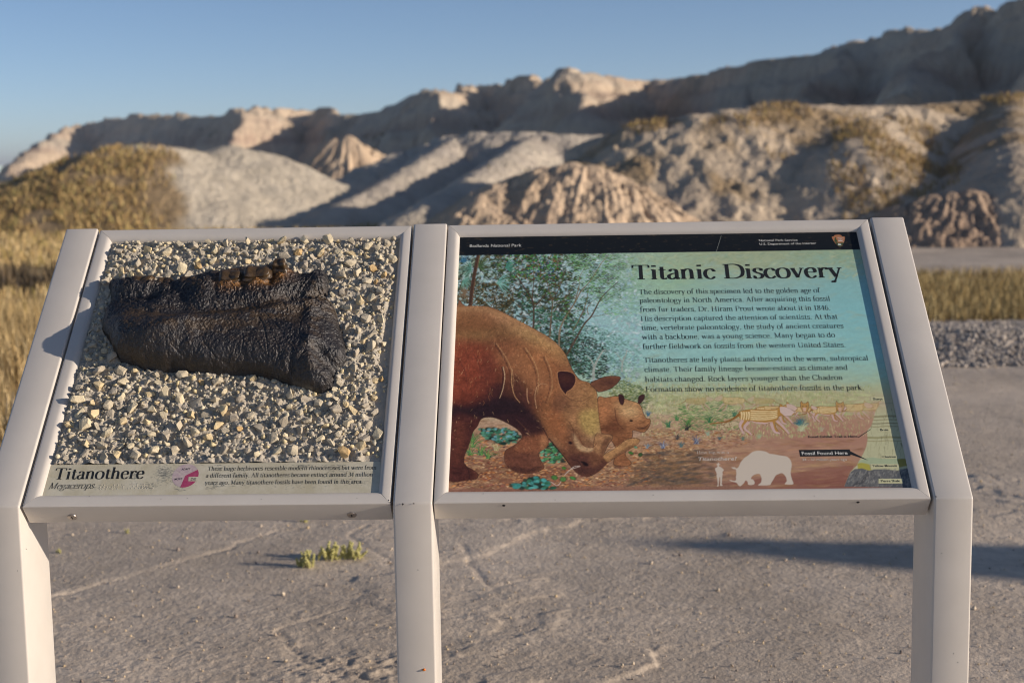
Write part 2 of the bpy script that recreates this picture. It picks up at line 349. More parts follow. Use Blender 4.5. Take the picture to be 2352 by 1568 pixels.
# --- dry grass and brush (nobody could count it)
def blades(name, label, X, Y, Zb, h, wd, cols, lean=.35, per=1):
    n = len(X); ang = RNG.uniform(0, 6.283, n); la = RNG.uniform(0, 6.283, n); ll = RNG.uniform(.05, lean, n)*h
    dx, dy = np.cos(ang)*wd/2, np.sin(ang)*wd/2; tx, ty = np.cos(la)*ll, np.sin(la)*ll
    V = np.empty((n, 5, 3))
    V[:, 0] = np.stack([X-dx, Y-dy, Zb-.02], -1); V[:, 1] = np.stack([X+dx, Y+dy, Zb-.02], -1)
    V[:, 2] = np.stack([X+dx*.8+tx*.35, Y+dy*.8+ty*.35, Zb+h*.6], -1); V[:, 3] = np.stack([X-dx*.8+tx*.35, Y-dy*.8+ty*.35, Zb+h*.6], -1)
    V[:, 4] = np.stack([X+tx, Y+ty, Zb+h], -1)
    b = np.arange(n)*5
    T = np.concatenate([np.stack([b, b+1, b+2], -1), np.stack([b, b+2, b+3], -1), np.stack([b+3, b+2, b+4], -1)])
    c = np.repeat(cols, 5, 0)
    return tag(mesh_np(name, V.reshape(-1, 3), T, m_grass, col=c), label, kind='stuff')
def pick(cs, n, j=.18):
    C = np.array([lin(c) for c in cs]); return C[RNG.integers(0, len(cs), n)]*RNG.uniform(1-j, 1+j, (n, 1))
def fan(n, px0, px1, d0, d1, p=1.0):
    t = RNG.uniform(0, 1, n)**p; D = d0+(d1-d0)*t; a = RNG.uniform(az_of(px0), az_of(px1), n)
    return CAM[0]+D*fx[0]+a*D*hx[0], CAM[1]+D*fx[1]+a*D*hx[1], D
GOLD = [(198,172,124),(186,158,108),(208,186,142),(172,146,98),(160,140,98)]
# near left meadow
X, Y, D = fan(34000, -1300, 330, 7.0, 12.8); n = fbm(X*.8, Y*.8, 3, 5); k = (n > -.35) ; X, Y, D = X[k], Y[k], D[k]
blades('grass', 'tall dry golden grass at the left behind the sign', X, Y, gz_full(X, Y), RNG.uniform(.18, .42, len(X)), RNG.uniform(.004, .009, len(X)), pick(GOLD, len(X)))
X, Y, D = fan(82000, -1500, 1180, 12.4, 40, 1.4); n = fbm(X*.3, Y*.3, 4, 6); k = (n > -.25)
X, Y, D = X[k], Y[k], D[k]
blades('grass', 'golden dry meadow grass spreading to the foot of the left mounds', X, Y, gz_full(X, Y), RNG.uniform(.06, .20, len(X))*(.7+D*.01), .004+D*.0006, pick(GOLD+[(168,150,84)], len(X)))
X, Y, D = fan(40000, 1600, 3100, 12.3, 17.6); k = fbm(X*.6, Y*.6, 3, 9) > -.4; X, Y, D = X[k], Y[k], D[k]
blades('grass', 'strip of dry yellow grass behind the gravel berm on the right', X, Y, gz_full(X, Y), RNG.uniform(.05, .17, len(X)), RNG.uniform(.005, .010, len(X)), pick([(180,156,106),(160,136,88),(146,130,88),(190,172,126)], len(X)))
X, Y, D = fan(5000, -400, 260, 16.8, 19.6); k = fbm(X*.5, Y*.8, 3, 19) > -.1; X, Y, D = X[k], Y[k], D[k]; blades('brush', 'dark low scrub in a shallow gully across the left meadow', X, Y, gz_full(X, Y), RNG.uniform(.10, .30, len(X)), .02+0*X, pick([(96,84,66),(76,68,58),(120,102,76)], len(X)))
X, Y, D = fan(1500, 940, 1040, 17, 27); blades('grass', 'golden grass at the foot of the gullied mound in the middle', X, Y, gz_full(X, Y), RNG.uniform(.15, .4, len(X)), .03+0*X, pick(GOLD, len(X)))
# brush on the hills
def on_hill(key, n, px0, px1, py_sel, mask=None):
    X, Y, H = TER[key]; 
    i = RNG.integers(0, X.shape[0]-1, n*6); j = RNG.integers(0, X.shape[1]-1, n*6)
    x, y, h = X[i, j], Y[i, j], H[i, j]
    d = np.stack([x, y, h], -1)-CAM; fz = d@FX; qx = S_W/2+FPX*(d@RX)/fz; qy = S_H/2-FPX*(d@UX)/fz
    k = (h > -.05) & (qx > px0) & (qx < px1) & py_sel(qx, qy)
    if mask is not None: k &= mask(x, y)
    x, y, h = x[k][:n], y[k][:n], h[k][:n]
    jx = RNG.normal(0, .04, len(x)); return x+jx, y+RNG.normal(0, .04, len(x)), h
BR = [(196,166,112),(170,140,92),(186,160,106),(150,126,84),(206,180,124),(164,152,96)]
x, y, h = on_hill('m1', 26000, -300, 560, lambda qx, qy: (qx < 405+.10*(qy-340)+18*np.sin(qy*.11)) & (qy > 346-.02*qx), lambda x, y: (fbm(x*.9, y*.9, 4, 3) > -.30) & (RNG.uniform(size=x.shape) > .9*sstep(300, 430, az_xy(x, y)+70*fbm(x*.8, y*.8, 3, 12))))
blades('brush', 'brown dry brush covering the left half of the low mound', x, y, h, RNG.uniform(.05, .20, len(x)), .026+0*x, pick(BR, len(x))*(.78+.55*fbm(x*.8, y*.8, 4, 13)*.5+.2)[:, None], .9)
def ell(list_): return lambda qx, qy: np.any([((qx-a)/c)**2+((qy-b)/d)**2 < 1 for a, b, c, d in list_], axis=0)
x, y, h = on_hill('m6', 22000, 1400, 2360, ell([(1475,285,60,22),(1795,258,75,26),(1680,290,60,26),(1960,300,55,45),(1950,390,45,70),(2060,330,100,60),(2120,400,90,60),(1990,470,80,45),(2310,225,60,16),(1790,350,35,18)]), lambda x, y: fbm(x*1.3, y*1.3, 4, 3) > -.15)
blades('brush', 'olive and brown brush growing over the broad right mound', x, y, h, RNG.uniform(.04, .16, len(x)), .018+0*x, pick([(172,144,96),(150,124,82),(158,140,88),(130,108,76),(186,160,112)], len(x)), .9)
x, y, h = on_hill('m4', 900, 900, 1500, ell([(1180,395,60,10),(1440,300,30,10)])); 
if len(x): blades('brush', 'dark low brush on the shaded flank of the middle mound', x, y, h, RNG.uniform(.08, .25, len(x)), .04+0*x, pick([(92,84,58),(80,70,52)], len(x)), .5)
x, y, h = on_hill('m2', 300, 400, 700, ell([(500,434,44,5),(448,424,25,8),(455,345,18,8),(430,460,30,6)]))
if len(x): blades('brush', 'small dark tufts on the smooth pale mound', x, y, h, RNG.uniform(.06, .2, len(x)), .05+0*x, pick([(110,104,62),(130,116,70)], len(x)), .5)
x, y, h = on_hill('ridge', 5000, 0, 2360, ell([(850,330,50,18),(880,320,35,18),(1985,228,14,14),(440,318,60,16),(200,365,60,14),(500,300,50,12),(1060,300,40,14),(1110,275,30,14)]))
if len(x): blades('brush', 'dark junipers and shrubs dotted over the far ridge', x, y, h, RNG.uniform(.15, .55, len(x)), .22+0*x, pick([(70,76,50),(86,84,54),(62,64,46)], len(x)), .6)

# --- loose pebbles and gravel on the ground
def rock_variants(n, npt=13, seed=1, squash=.75):
    r = np.random.default_rng(seed); out = []
    for i in range(n):
        bm = bmesh.new(); s = r.uniform(.72, 1.0, 3)*np.array([1, .9, squash])
        for q in range(npt):
            p = r.normal(size=3); p /= np.linalg.norm(p); p = np.sign(p)*np.abs(p)**.8; bm.verts.new(tuple(p*s*r.uniform(.8, 1.0)*.5))
        res = bmesh.ops.convex_hull(bm, input=bm.verts)
        bmesh.ops.delete(bm, geom=[g for g in res['geom_interior'] if isinstance(g, bmesh.types.BMVert)], context='VERTS')
        bm.verts.ensure_lookup_table(); bm.verts.index_update()
        V = np.array([v.co[:] for v in bm.verts]); F = np.array([[v.index for v in f.verts] for f in bm.faces if len(f.verts) == 3]); bm.free()
        out.append((V, F))
    return out
ROCKS = rock_variants(14)
def rotmats(n):
    q = RNG.normal(size=(n, 4)); q /= np.linalg.norm(q, axis=1)[:, None]; w_, x, y, z = q.T
    return np.stack([1-2*(y*y+z*z), 2*(x*y-z*w_), 2*(x*z+y*w_), 2*(x*y+z*w_), 1-2*(x*x+z*z), 2*(y*z-x*w_), 2*(x*z-y*w_), 2*(y*z+x*w_), 1-2*(x*x+y*y)], -1).reshape(n, 3, 3)
def scatter_rocks(P, size, cols, R=None, rocks=ROCKS):
    n = len(P); R = rotmats(n) if R is None else R; vi = RNG.integers(0, len(rocks), n); Vs, Fs, Cs = [], [], []; off = 0
    for k in range(len(rocks)):
        idx = np.nonzero(vi == k)[0]
        if not len(idx): continue
        V, F = rocks[k]; W_ = np.einsum('nij,vj->nvi', R[idx], V)*size[idx][:, None, None]+P[idx][:, None, :]
        Vs.append(W_.reshape(-1, 3)); Fs.append((F[None]+(np.arange(len(idx))*len(V))[:, None, None]+off).reshape(-1, 3)); off += len(idx)*len(V)
        Cs.append(np.repeat(cols[idx], len(V), 0))
    return np.concatenate(Vs), np.concatenate(Fs), np.concatenate(Cs)
m_peb = mat('pale pebble', (1, 1, 1), .9, .2, attr=True)
X, Y, D = fan(5200, -200, 2550, 3.6, 10, 1.0); s = RNG.uniform(.004, .011, len(X))*np.where(RNG.uniform(size=len(X)) < .06, 2.0, 1)
V, F, C = scatter_rocks(np.stack([X, Y, gz_full(X, Y)+s*.25], -1), s, pick([(206,190,166),(180,164,146),(150,136,124),(220,196,156)], len(X)))
tag(mesh_np('pebbles', V, F, m_peb, col=C), 'small pale pebbles strewn over the clay around the sign', kind='stuff')
X, Y, D = fan(17000, 1700, 3000, 9.7, 12.3); s = RNG.uniform(.012, .05, len(X))
V, F, C = scatter_rocks(np.stack([X, Y, gz_full(X, Y)+s*.2], -1), s, pick([(196,184,170),(176,166,154),(158,149,140)], len(X)))
tag(mesh_np('gravel', V, F, m_peb, col=C), 'grey gravel berm on the right behind the sign', kind='stuff')

# --- small green plants
m_leaf = mat('pale green stems', lin((214, 206, 140)), .7, .3, var=tuple(lin((176, 172, 108))), vscale=60)
def plant(px, py, hgt, nst, seed, label):
    r = random.Random(seed); g = ground_at(px, py); root = bpy.data.objects.new('seedling', None); root.empty_display_size = .05
    gzz = float(gz_full(np.array([g[0]]), np.array([g[1]]))[0]); g = np.array([g[0], g[1], gzz-.003])
    put('seedling', root, None, g); tag(root, label, 'plant', 'small green seedlings sprouting from the clay')
    for s_ in range(nst):
        V, F = [], []; a = r.uniform(0, 6.28); ln = r.uniform(.15, .5)*hgt; H = hgt*r.uniform(.4, 1.15); x0, y0 = r.gauss(0, hgt*.42), r.gauss(0, hgt*.18)
        def spine(t): return np.array([x0+math.cos(a)*ln*t, y0+math.sin(a)*ln*t, H*(t**.75 if ln > .3*hgt else t)])
        def tube(p, q, ra, rb):
            b = len(V); d = (q-p)/np.linalg.norm(q-p); e = np.cross(d, [.3, .5, .8]); e /= np.linalg.norm(e); f_ = np.cross(d, e)
            for (c, rr) in ((p, ra), (q, rb)):
                for k in range(4): V.append(c+rr*(e*math.cos(k*1.571)+f_*math.sin(k*1.571)))
            for k in range(4): F.append((b+k, b+(k+1) % 4, b+4+(k+1) % 4, b+4+k))
            F.append((b+7, b+6, b+5, b+4))
        N = 7
        for i in range(N): tube(spine(i/N), spine((i+1)/N), .0045*(1-.5*i/N)*hgt/.08, .0045*(1-.5*(i+1)/N)*hgt/.08)
        for i in range(26):
            t = .08+.92*i/26; p = spine(t); aa = i*2.4; q = p + hgt*.13*(1.2-t*.6)*np.array([math.cos(aa), math.sin(aa), .75]); tube(p, q, .0042*hgt/.08, .0018*hgt/.08)
        mesh_np('stem', np.array(V)+g, F, m_leaf, root)
plant(702, 1300, .058, 11, 1, 'leftmost bright green seedling of the cluster left of the centre post')
plant(768, 1282, .068, 14, 2, 'tallest green seedling in the middle of the cluster of three')
plant(822, 1280, .060, 10, 3, 'green seedling of the cluster nearest to the centre post')
plant(290, 1222, .022, 5, 4, 'tiny pale seedling on bare clay under the gravel panel')
plant(131, 1268, .022, 5, 5, 'tiny dull green seedling beside the left post')
plant(700, 1195, .035, 6, 6, 'low brownish green tuft just under the left frame edge')
# ================================================================ THE SIGN
m_paint = mat('off white powder coat', lin((211, 204, 194)), .38, .45, var=tuple(lin((204, 197, 187))), vscale=7, vdet=6, bump=.05, bscale=900, bdet=3, bdist=.0006, rvar=.06)
m_dark = mat('dark chip', lin((58, 56, 58)), .7, .3)
m_rust = mat('orange rust spot', lin((206, 110, 20)), .45, .5)
m_steel = mat('screw steel', lin((168, 160, 152)), .35, .5); m_steel.node_tree.nodes['Principled BSDF'].inputs['Metallic'].default_value = .7
sign = bpy.data.objects.new('interpretive_sign', None); sign.empty_display_size = .2
put('interpretive_sign', sign, None, (-.04, .05, 0))
tag(sign, 'off-white metal trailside sign holding a fossil cast panel and a painted information panel', 'sign')

def bevel_obj(o, wd, seg=3, ang=30):
    bm = bmesh.new(); bm.from_mesh(o.data)
    e = [e for e in bm.edges if len(e.link_faces) == 2 and e.calc_face_angle() > math.radians(ang)]
    bmesh.ops.bevel(bm, geom=e, offset=wd, segments=seg, affect='EDGES', profile=.5); bm.to_mesh(o.data); bm.free()
    o.data.polygons.foreach_set('use_smooth', np.ones(len(o.data.polygons), bool)); o.data.set_sharp_from_angle(angle=math.radians(35))
NP = .0025     # the posts stand this proud of the frames
def post(u0, u1):
    f0 = P3(0, 0, NP); top = P3(0, .7815, NP); tb = P3(0, .7815, -.062); depth = .15
    yb = f0[1]+depth
    # back of the arm meets the back of the upright
    k = (yb-tb[1])/VV[1]; bk = tb+VV*k
    if u0 < -.5: pass
    prof = [(f0[1], -.25), (f0[1], f0[2]), (top[1], top[2]), (tb[1], tb[2]), (bk[1], bk[2]), (yb, -.25)]
    n = len(prof); V = [(u0, *p) for p in prof]+[(u1, *p) for p in prof]
    F = [tuple(range(n-1, -1, -1)), tuple(range(n, 2*n))]+[(i, (i+1) % n, n+(i+1) % n, n+i) for i in range(n)]
    bm = bmesh.new(); vs = [bm.verts.new(v) for v in V]
    for f in F: bm.faces.new([vs[i] for i in f])
    bmesh.ops.recalc_face_normals(bm, faces=bm.faces); me_v = np.array([v.co[:] for v in bm.verts]); bm.verts.index_update(); fs = [tuple(v.index for v in f.verts) for f in bm.faces]; bm.free()
    o = mesh_np('post', me_v, fs, m_paint, sign); bevel_obj(o, .0042, 4); return o
posts = [post(-.8910, -.8160), post(-.0790, -.0020), post(.9715, 1.0470)]
posts[0]['label'] = 'left post crossed by the shadow of the fossil'; posts[1]['label'] = 'centre post with an orange rust spot low on its front'; posts[2]['label'] = 'right post'

def sweep_rail(name, a, b, inner_a, inner_b, parent, prof):
    """rail from outer corner a to b; inner corners give the mitres; prof = (t across 0..1, n)"""
    A, B, IA, IB = map(lambda q: np.array(q, float), (a, b, inner_a, inner_b)); k = len(prof); V = []
    d = (B-A)/np.linalg.norm(B-A)*.00035
    for t, n in prof:
        p = A+(IA-A)*t+d; V.append(P3(p[0], p[1], n))
    for t, n in prof:
        p = B+(IB-B)*t-d; V.append(P3(p[0], p[1], n))
    F = [(i, (i+1) % k, k+(i+1) % k, k+i) for i in range(k)] + [tuple(range(k-1, -1, -1)), tuple(range(k, 2*k))]
    bm = bmesh.new(); vs = [bm.verts.new(tuple(v)) for v in V]
    for f in F: bm.faces.new([vs[i] for i in f])
    bmesh.ops.recalc_face_normals(bm, faces=bm.faces); bm.verts.index_update(); fs = [tuple(v.index for v in f.verts) for f in bm.faces]; bm.free()
    return mesh_np(name, V, fs, m_paint, parent, smooth=True, sharp=28)
PROF = [(0, -.054), (0, -.0030), (.02, -.0012), (.06, -.0003), (.12, 0), (.56, 0), (.66, -.0004), (.76, -.0017), (.85, -.0038), (.93, -.0066), (.98, -.0095), (1, -.0125), (1, -.022), (.25, -.054)]
def frame(u0, u1, v0, v1, iu0, iu1, iv0, iv1, label):
    fr = bpy.data.objects.new('panel_frame', None); fr.empty_display_size = .05
    put('panel_frame', fr, sign, P3((u0+u1)/2, v0, 0)); fr['label'] = label
    a, b, c, d = (u0, v0), (u1, v0), (u1, v1), (u0, v1); ia, ib, ic, id_ = (iu0, iv0), (iu1, iv0), (iu1, iv1), (iu0, iv1)
    sweep_rail('bottom_rail', a, b, ia, ib, fr, PROF); sweep_rail('side_rail', b, c, ib, ic, fr, PROF)
    sweep_rail('top_rail', c, d, ic, id_, fr, PROF); sweep_rail('side_rail', d, a, id_, ia, fr, PROF)
    # back sheet closing the tray
    e = .004
    V = [P3(u, v, n) for n in (-.0535, -.045) for u, v in ((iu0-e, iv0-e), (iu1+e, iv0-e), (iu1+e, iv1+e), (iu0-e, iv1+e))]
    mesh_np('backing', np.array(V), [(3, 2, 1, 0), (4, 5, 6, 7), (0, 1, 5, 4), (1, 2, 6, 5), (2, 3, 7, 6), (3, 0, 4, 7)], m_paint, fr)
    return fr
RF = (0.0005, .9663, 0.0, .7780, .0286, .9355, .0335, .7450)
LF = (-.8110, -.0840, 0.0, .7780, -.7790, -.1110, .0335, .7450)
frR = frame(*RF, 'wide right frame round the painted panel'); frL = frame(*LF, 'narrower left frame round the gravel and fossil')
# screws on the left frame's lower side, plain holes on the right one
def disc(name, c, axis, r, h, m, parent, seg=20, rim=0):
    axis = axis/np.linalg.norm(axis); e = np.cross(axis, UU if abs(axis @ UU) < .9 else VV); e /= np.linalg.norm(e); f = np.cross(axis, e); V, F = [], []
    rings = [(r, 0), (r*.96, h*.6), (r*.8, h), (0, h)] if not rim else [(r, 0), (r, h), (r*.7, h), (r*.62, -h*2), (0, -h*2)]
    for rr, hh in rings[:-1]:
        for k in range(seg): V.append(c+axis*hh+rr*(e*math.cos(k*6.2832/seg)+f*math.sin(k*6.2832/seg)))
    V.append(c+axis*rings[-1][1]); n = len(rings)-1
    for i in range(n-1):
        for k in range(seg): F.append((i*seg+k, i*seg+(k+1) % seg, (i+1)*seg+(k+1) % seg, (i+1)*seg+k))
    for k in range(seg): F.append(((n-1)*seg+k, (n-1)*seg+(k+1) % seg, len(V)-1))
    return mesh_np(name, np.array(V), F, m, parent, smooth=True, sharp=40)
def fascia_u(px, py):
    d = ray(px, py); k = ((P3(0, 0, 0)-CAM) @ VV)/(d @ VV); p = CAM+k*d-O0; return p[0], p @ NN
for px, py in ((166, 1186.5), (808, 1181.5)):
    u, n = fascia_u(px, py); c = P3(u, -.0004, n); s_ = disc('screw', c, -VV, .0095, .0018, m_steel, frL)
    V, F = [], []
    for dx, dy in ((.0044, .0012), (.0012, .0044)):
        b = len(V)
        for x, y in ((-dx, -dy), (dx, -dy), (dx, dy), (-dx, dy)): V.append(c-VV*(.0018+.00005*(b > 0))+UU*x+NN*y)
        F.append((b, b+1, b+2, b+3))
    mesh_np('screw_slot', np.array(V), F, m_dark, frL)
for px, py in ((1157, 1158.5), (1971, 1151)):
    u, n = fascia_u(px, py); disc('drill_hole', P3(u, -.0005, n-.002), -VV, .0032, .0004, m_dark, frR)
# paint chips
def chip(parent, x, y, w_, h_, m=m_dark, name='paint_chip', n=NP+.0002, front=False, seed=0):
    r = random.Random(seed); 
    if front:
        d = ray(x, y); fy = P3(0, 0, NP)[1]-.0002; k = (fy-CAM[1])/d[1]; c = CAM+k*d; E, G = UU, np.array([0, 0, 1.])
    else:
        u, v = uv(x, y, n); c = P3(u, v, n); E, G = UU, VV
    V = [c + E*w_*math.cos(a)*r.uniform(.6, 1.1)+G*h_*math.sin(a)*r.uniform(.6, 1.1) for a in np.linspace(0, 6.283, 9)[:-1]]
    return mesh_np(name, np.array(V), [tuple(range(8))], m, parent)
for i, (x, y, a, b) in enumerate([(925, 1157, .0022, .0030), (950, 1156, .0026, .0018)]): chip(posts[1], x, y, a, b, seed=i)
chip(posts[2], 2150, 1140, .0018, .0018, seed=4); chip(frL, 897, 1153, .003, .0012, n=.0003, seed=5); chip(frL, 893, 1148, .0012, .0018, n=.0003, seed=6)
for i, (x, y) in enumerate([(1030, 1308), (2238-75, 1270), (2150+40, 1500), (2200, 1520), (60, 1260), (40, 1310)]): chip(posts[0 if x < 100 else (1 if x < 1200 else 2)], x if x != 1030 else 960, y, .0009, .0012, front=True, seed=20+i)
for i, (x, y) in enumerate([(205, 1142), (370, 1148), (430, 1147), (820, 1146), (600, 1149), (1275, 1150), (1500, 1139), (1870, 1141), (1110, 1136)]): chip(frL if x < 900 else frR, x, y-3, .0012, .0007, n=.0003, seed=40+i)
rs = chip(posts[1], 974, 1537, .0045, .0035, m_rust, 'rust_spot', front=True, seed=9); bm = bmesh.new(); bm.from_mesh(rs.data)
rr = bmesh.ops.extrude_face_region(bm, geom=list(bm.faces)); bmesh.ops.translate(bm, verts=[v for v in rr['geom'] if isinstance(v, bmesh.types.BMVert)], vec=(0, -.003, 0)); bmesh.ops.scale(bm, verts=[v for v in rr['geom'] if isinstance(v, bmesh.types.BMVert)], vec=(.5, 1, .5)); bm.to_mesh(rs.data); bm.free()

# ---------------------------------------------------------------- gravel bed, stones
NB = -.0125
iu0, iu1, iv0, iv1 = LF[4:]
CAPV = .1085
m_mortar = mat('grey mortar', lin((196, 187, 170)), .95, .1, var=tuple(lin((176, 167, 152))), vscale=90, vdet=6, bump=.8, bscale=700, bdet=5, bdist=.002)
gu = np.linspace(iu0-.002, iu1+.002, 420); gv = np.linspace(CAPV, iv1+.002, 400)
GU, GV = np.meshgrid(gu, gv)
edge = np.minimum(np.minimum(GU-iu0, (iu1-.020*sstep(.60, .2, GV)*1.4-.004)-GU), np.minimum(iv1-GV, GV-CAPV+.008))
def bed_h(U, W, e=None):
    h = .0042*fbm(U*70, W*70, 4, 5) + .0022*ridged(U*150, W*150, 3, 9)
    return h
lump = sstep(0, .012, edge)
GH = NB + .001 + lump*(.0030+bed_h(GU, GV)*2.1) + .0006*fbm(GU*200, GV*200, 3, 8)
bed = mesh_np('gravel_bed', P3(GU, GV, GH).reshape(-1, 3), grid_faces(*GU.shape), m_mortar, sign, smooth=True)
bed['label'] = 'rough grey mortar bed of the left panel'
# fossil outline on the sign plane
fo = [(140,285),(160,250),(200,235),(300,235),(370,228),(440,250),(500,275),(560,255),(640,268),(760,262),(830,240),(900,238),(1000,190),(1100,155),(1200,145),(1330,125),(1480,112),(1560,120),(1640,90),(1700,58),(1770,90),(1800,150),(1900,185),(2000,175),(2100,130),(2160,180),(2165,300),(2160,430),(2230,540),(2270,640),(2290,740),(2330,960),(2330,1030),(2280,1090),(2215,1160),(2200,1290),(2100,1325),(2000,1315),(1850,1265),(1700,1215),(1550,1180),(1400,1165),(1200,1155),(1000,1150),(800,1130),(640,1130),(480,1105),(330,1060),(240,1030),(190,960),(160,880),(100,800),(70,740),(75,660),(95,580),(150,520),(145,400)]
NU = len(fo)
FO = np.array([uv(*zF(x, y), n=-.008) for x, y in fo])
# the upper outline in the photograph is the raised crown: its foot lies lower down the slope
for i, (x, y) in enumerate(fo):
    if y < 330: FO[i, 1] -= .022
    elif x > 2100 and y < 900: FO[i, 0] -= .004
def seg_dist(U, W, P):
    d = np.full(U.shape, 9.0); inside = np.zeros(U.shape, bool); n = len(P)
    for i in range(n):
        a, b = P[i], P[(i+1) % n]; ab = b-a; t = np.clip(((U-a[0])*ab[0]+(W-a[1])*ab[1])/(ab@ab), 0, 1)
        d = np.minimum(d, np.hypot(U-a[0]-t*ab[0], W-a[1]-t*ab[1]))
        c = (a[1] > W) != (b[1] > W)
        with np.errstate(divide='ignore', invalid='ignore'): xi = (b[0]-a[0])*(W-a[1])/(b[1]-a[1]+1e-15)+a[0]
        inside ^= c & (U < xi)
    return np.where(inside, d, -d)
fu = np.linspace(FO[:, 0].min()-.004, FO[:, 0].max()+.004, 560); fv = np.linspace(FO[:, 1].min()-.004, FO[:, 1].max()+.004, 330)
FU, FV = np.meshgrid(fu, fv)
wx = .0022*fbm(FU*60, FV*60, 4, 3); wy = .0022*fbm(FU*60+5, FV*60, 4, 4)
DS = seg_dist(FU+wx, FV+wy, FO)
# normalised coordinates inside the fossil: a = 0 left .. 1 right, c = 0 bottom .. 1 top (in zoomed photograph units)
def ZF(x, y, n=.045):
    return uv(*zF(x, y), n=n)
def blob(x, y, rx, ry, amp, ang=0, n=.045, p=1):
    u0, v0 = ZF(x, y, n); dx, dy = FU-u0, FV-v0; ca, sa = math.cos(ang), math.sin(ang)
    s = 1/2350.; a, b = (dx*ca+dy*sa)/(rx*s), (-dx*sa+dy*ca)/(ry*s*1.35)
    return amp*np.exp(-(a*a+b*b)**p)
uvY = np.interp(FV, [ZF(1000, 1150)[1], ZF(1000, 200)[1]], [1150, 200])
core = .007*sstep(0, .010, DS)**.6 + .043*(1-np.exp(-np.clip(DS, 0, 1)/.030))
Hf = core
Hf = Hf + blob(430, 760, 360, 150, .019, .05) + blob(230, 730, 160, 120, .010)        # swelling of the lower left body
Hf = Hf + blob(1000, 900, 700, 200, .018, -.05) + blob(1500, 1000, 500, 160, .008)
Hf = Hf + blob(1250, 640, 560, 46, .012, .28) + blob(1800, 480, 200, 34, .010, .3) + blob(800, 720, 160, 30, .008, .5)
Hf = Hf - blob(700, 560, 560, 60, .014, 0) - blob(1350, 500, 380, 40, .008, .12)
Hf = Hf + blob(300, 300, 190, 80, .012) + blob(420, 260, 60, 50, .006) + blob(850, 300, 110, 100, .012) + blob(1000, 330, 60, 70, .006) + blob(600, 290, 60, 50, .006)
Hf = Hf - blob(320, 370, 95, 48, .024) - blob(560, 345, 60, 38, .018) - blob(800, 385, 60, 55, .016) - blob(700, 320, 40, 30, .010) - blob(480, 400, 60, 40, .008)
Hf = Hf + blob(1240, 230, 70, 60, .010) + blob(1500, 210, 85, 60, .012) + blob(1710, 130, 60, 60, .014)
Hf = Hf - blob(1390, 190, 28, 60, .016) - blob(1620, 190, 30, 50, .018) - blob(1130, 230, 24, 60, .008)
Hf = Hf - blob(1880, 350, 110, 42, .030, .35) + blob(2000, 270, 90, 26, .012, .75) + blob(2100, 190, 40, 60, .010, .6)
Hf = Hf - blob(2130, 960, 60, 30, .018, -.4) - blob(2040, 890, 40, 20, .012) - blob(1800, 1040, 16, 40, .007) + blob(1990, 830, 30, 220, .007, .1)
rug = .16+1.15*sstep(620, 420, (uvY))+.55*sstep(-.37, -.33, FU)
Hf = Hf + .0045*fbm(FU*26, FV*26, 4, 41) + .0046*rug*(ridged(FU*80+1.8*fbm(FU*50, FV*50, 3, 6), FV*95+1.8*fbm(FU*50+7, FV*50, 3, 16), 4, 43)-.6) + .0016*fbm(FU*260, FV*260, 3, 44)
Hf = Hf*np.where(DS > 0, 1, 0)
Hf = np.where(DS > 0, np.maximum(Hf, .002), -.004)
# cracks filled pale
def poly_dist(pts, n=.045):
    Q = np.array([ZF(x, y, n) for x, y in pts]); d = np.full(FU.shape, 9.)
    for a, b in zip(Q[:-1], Q[1:]):
        ab = b-a; t = np.clip(((FU-a[0])*ab[0]+(FV-a[1])*ab[1])/(ab@ab), 0, 1); d = np.minimum(d, np.hypot(FU-a[0]-t*ab[0], FV-a[1]-t*ab[1]))
    return d
ck = np.full(FU.shape, 9.)
wob = .0010*fbm(FU*90, FV*90, 3, 71)
for q in [[(1360,760),(1370,850),(1330,920),(1240,980),(1250,1050),(1210,1150)],[(1500,600),(1560,700),(1580,820),(1590,940)],[(1470,560),(1510,640)],[(1020,1030),(1010,1090)],[(860,1050),(800,1120)],[(1240,1045),(1160,1020),(1400,1050)],[(1800,980),(1780,1050),(1820,1090)],[(930,780),(1150,760),(1400,765),(1550,750),(1700,740)],[(1560,560),(1700,710)],[(240,720),(400,800)],[(420,900),(520,960),(600,1060)],[(1650,800),(1700,900),(1640,1000),(1660,1080)],[(1000,850),(1100,940),(1240,980)],[(1900,600),(1880,760),(1960,860)],[(300,480),(420,520),(560,500)],[(1100,430),(1250,470),(1400,440)],[(1800,1100),(1900,1180),(2020,1200)],[(700,870),(800,930),(780,1010)]]:
    ck = np.minimum(ck, poly_dist(q, .055)+wob)
Hf = Hf - .0020*np.exp(-(np.maximum(ck, 0)/.0011)**2)*(DS > 0)
brown = np.clip(blob(1250, 640, 620, 110, 1.0, .28)+blob(1800, 480, 230, 50, 1.1, .3)+blob(760, 740, 200, 60, .9, .5)+blob(180, 620, 200, 70, .7)+blob(330, 640, 380, 60, .5)+blob(100, 760, 60, 50, 1)+blob(1000, 300, 60, 60, .8)
     +blob(2010, 280, 60, 25, 1, .8)+blob(1960, 380, 60, 40, .7)+blob(2000, 850, 40, 300, .5)+blob(400, 250, 90, 25, .6)+blob(600, 265, 60, 25, .7)+blob(1750, 1050, 380, 120, .35)+blob(930, 290, 60, 20, 1.0), 0, 1)
tooth_m = np.clip(blob(1240, 215, 75, 70, 1.3, 0, .05, 2)+blob(1500, 195, 90, 70, 1.3, 0, .05, 2)+blob(1720, 170, 60, 26, 1.0, .9, .05, 1)+blob(1510, 250, 110, 16, 1.0, .05), 0, 1)
bn = sstep(.42, .72, fbm(FU*55, FV*75, 5, 81)*.5+.5+.12*brown)
c0, c1, c2 = lin((43, 41, 42)), lin((78, 62, 42)), lin((150, 104, 50))
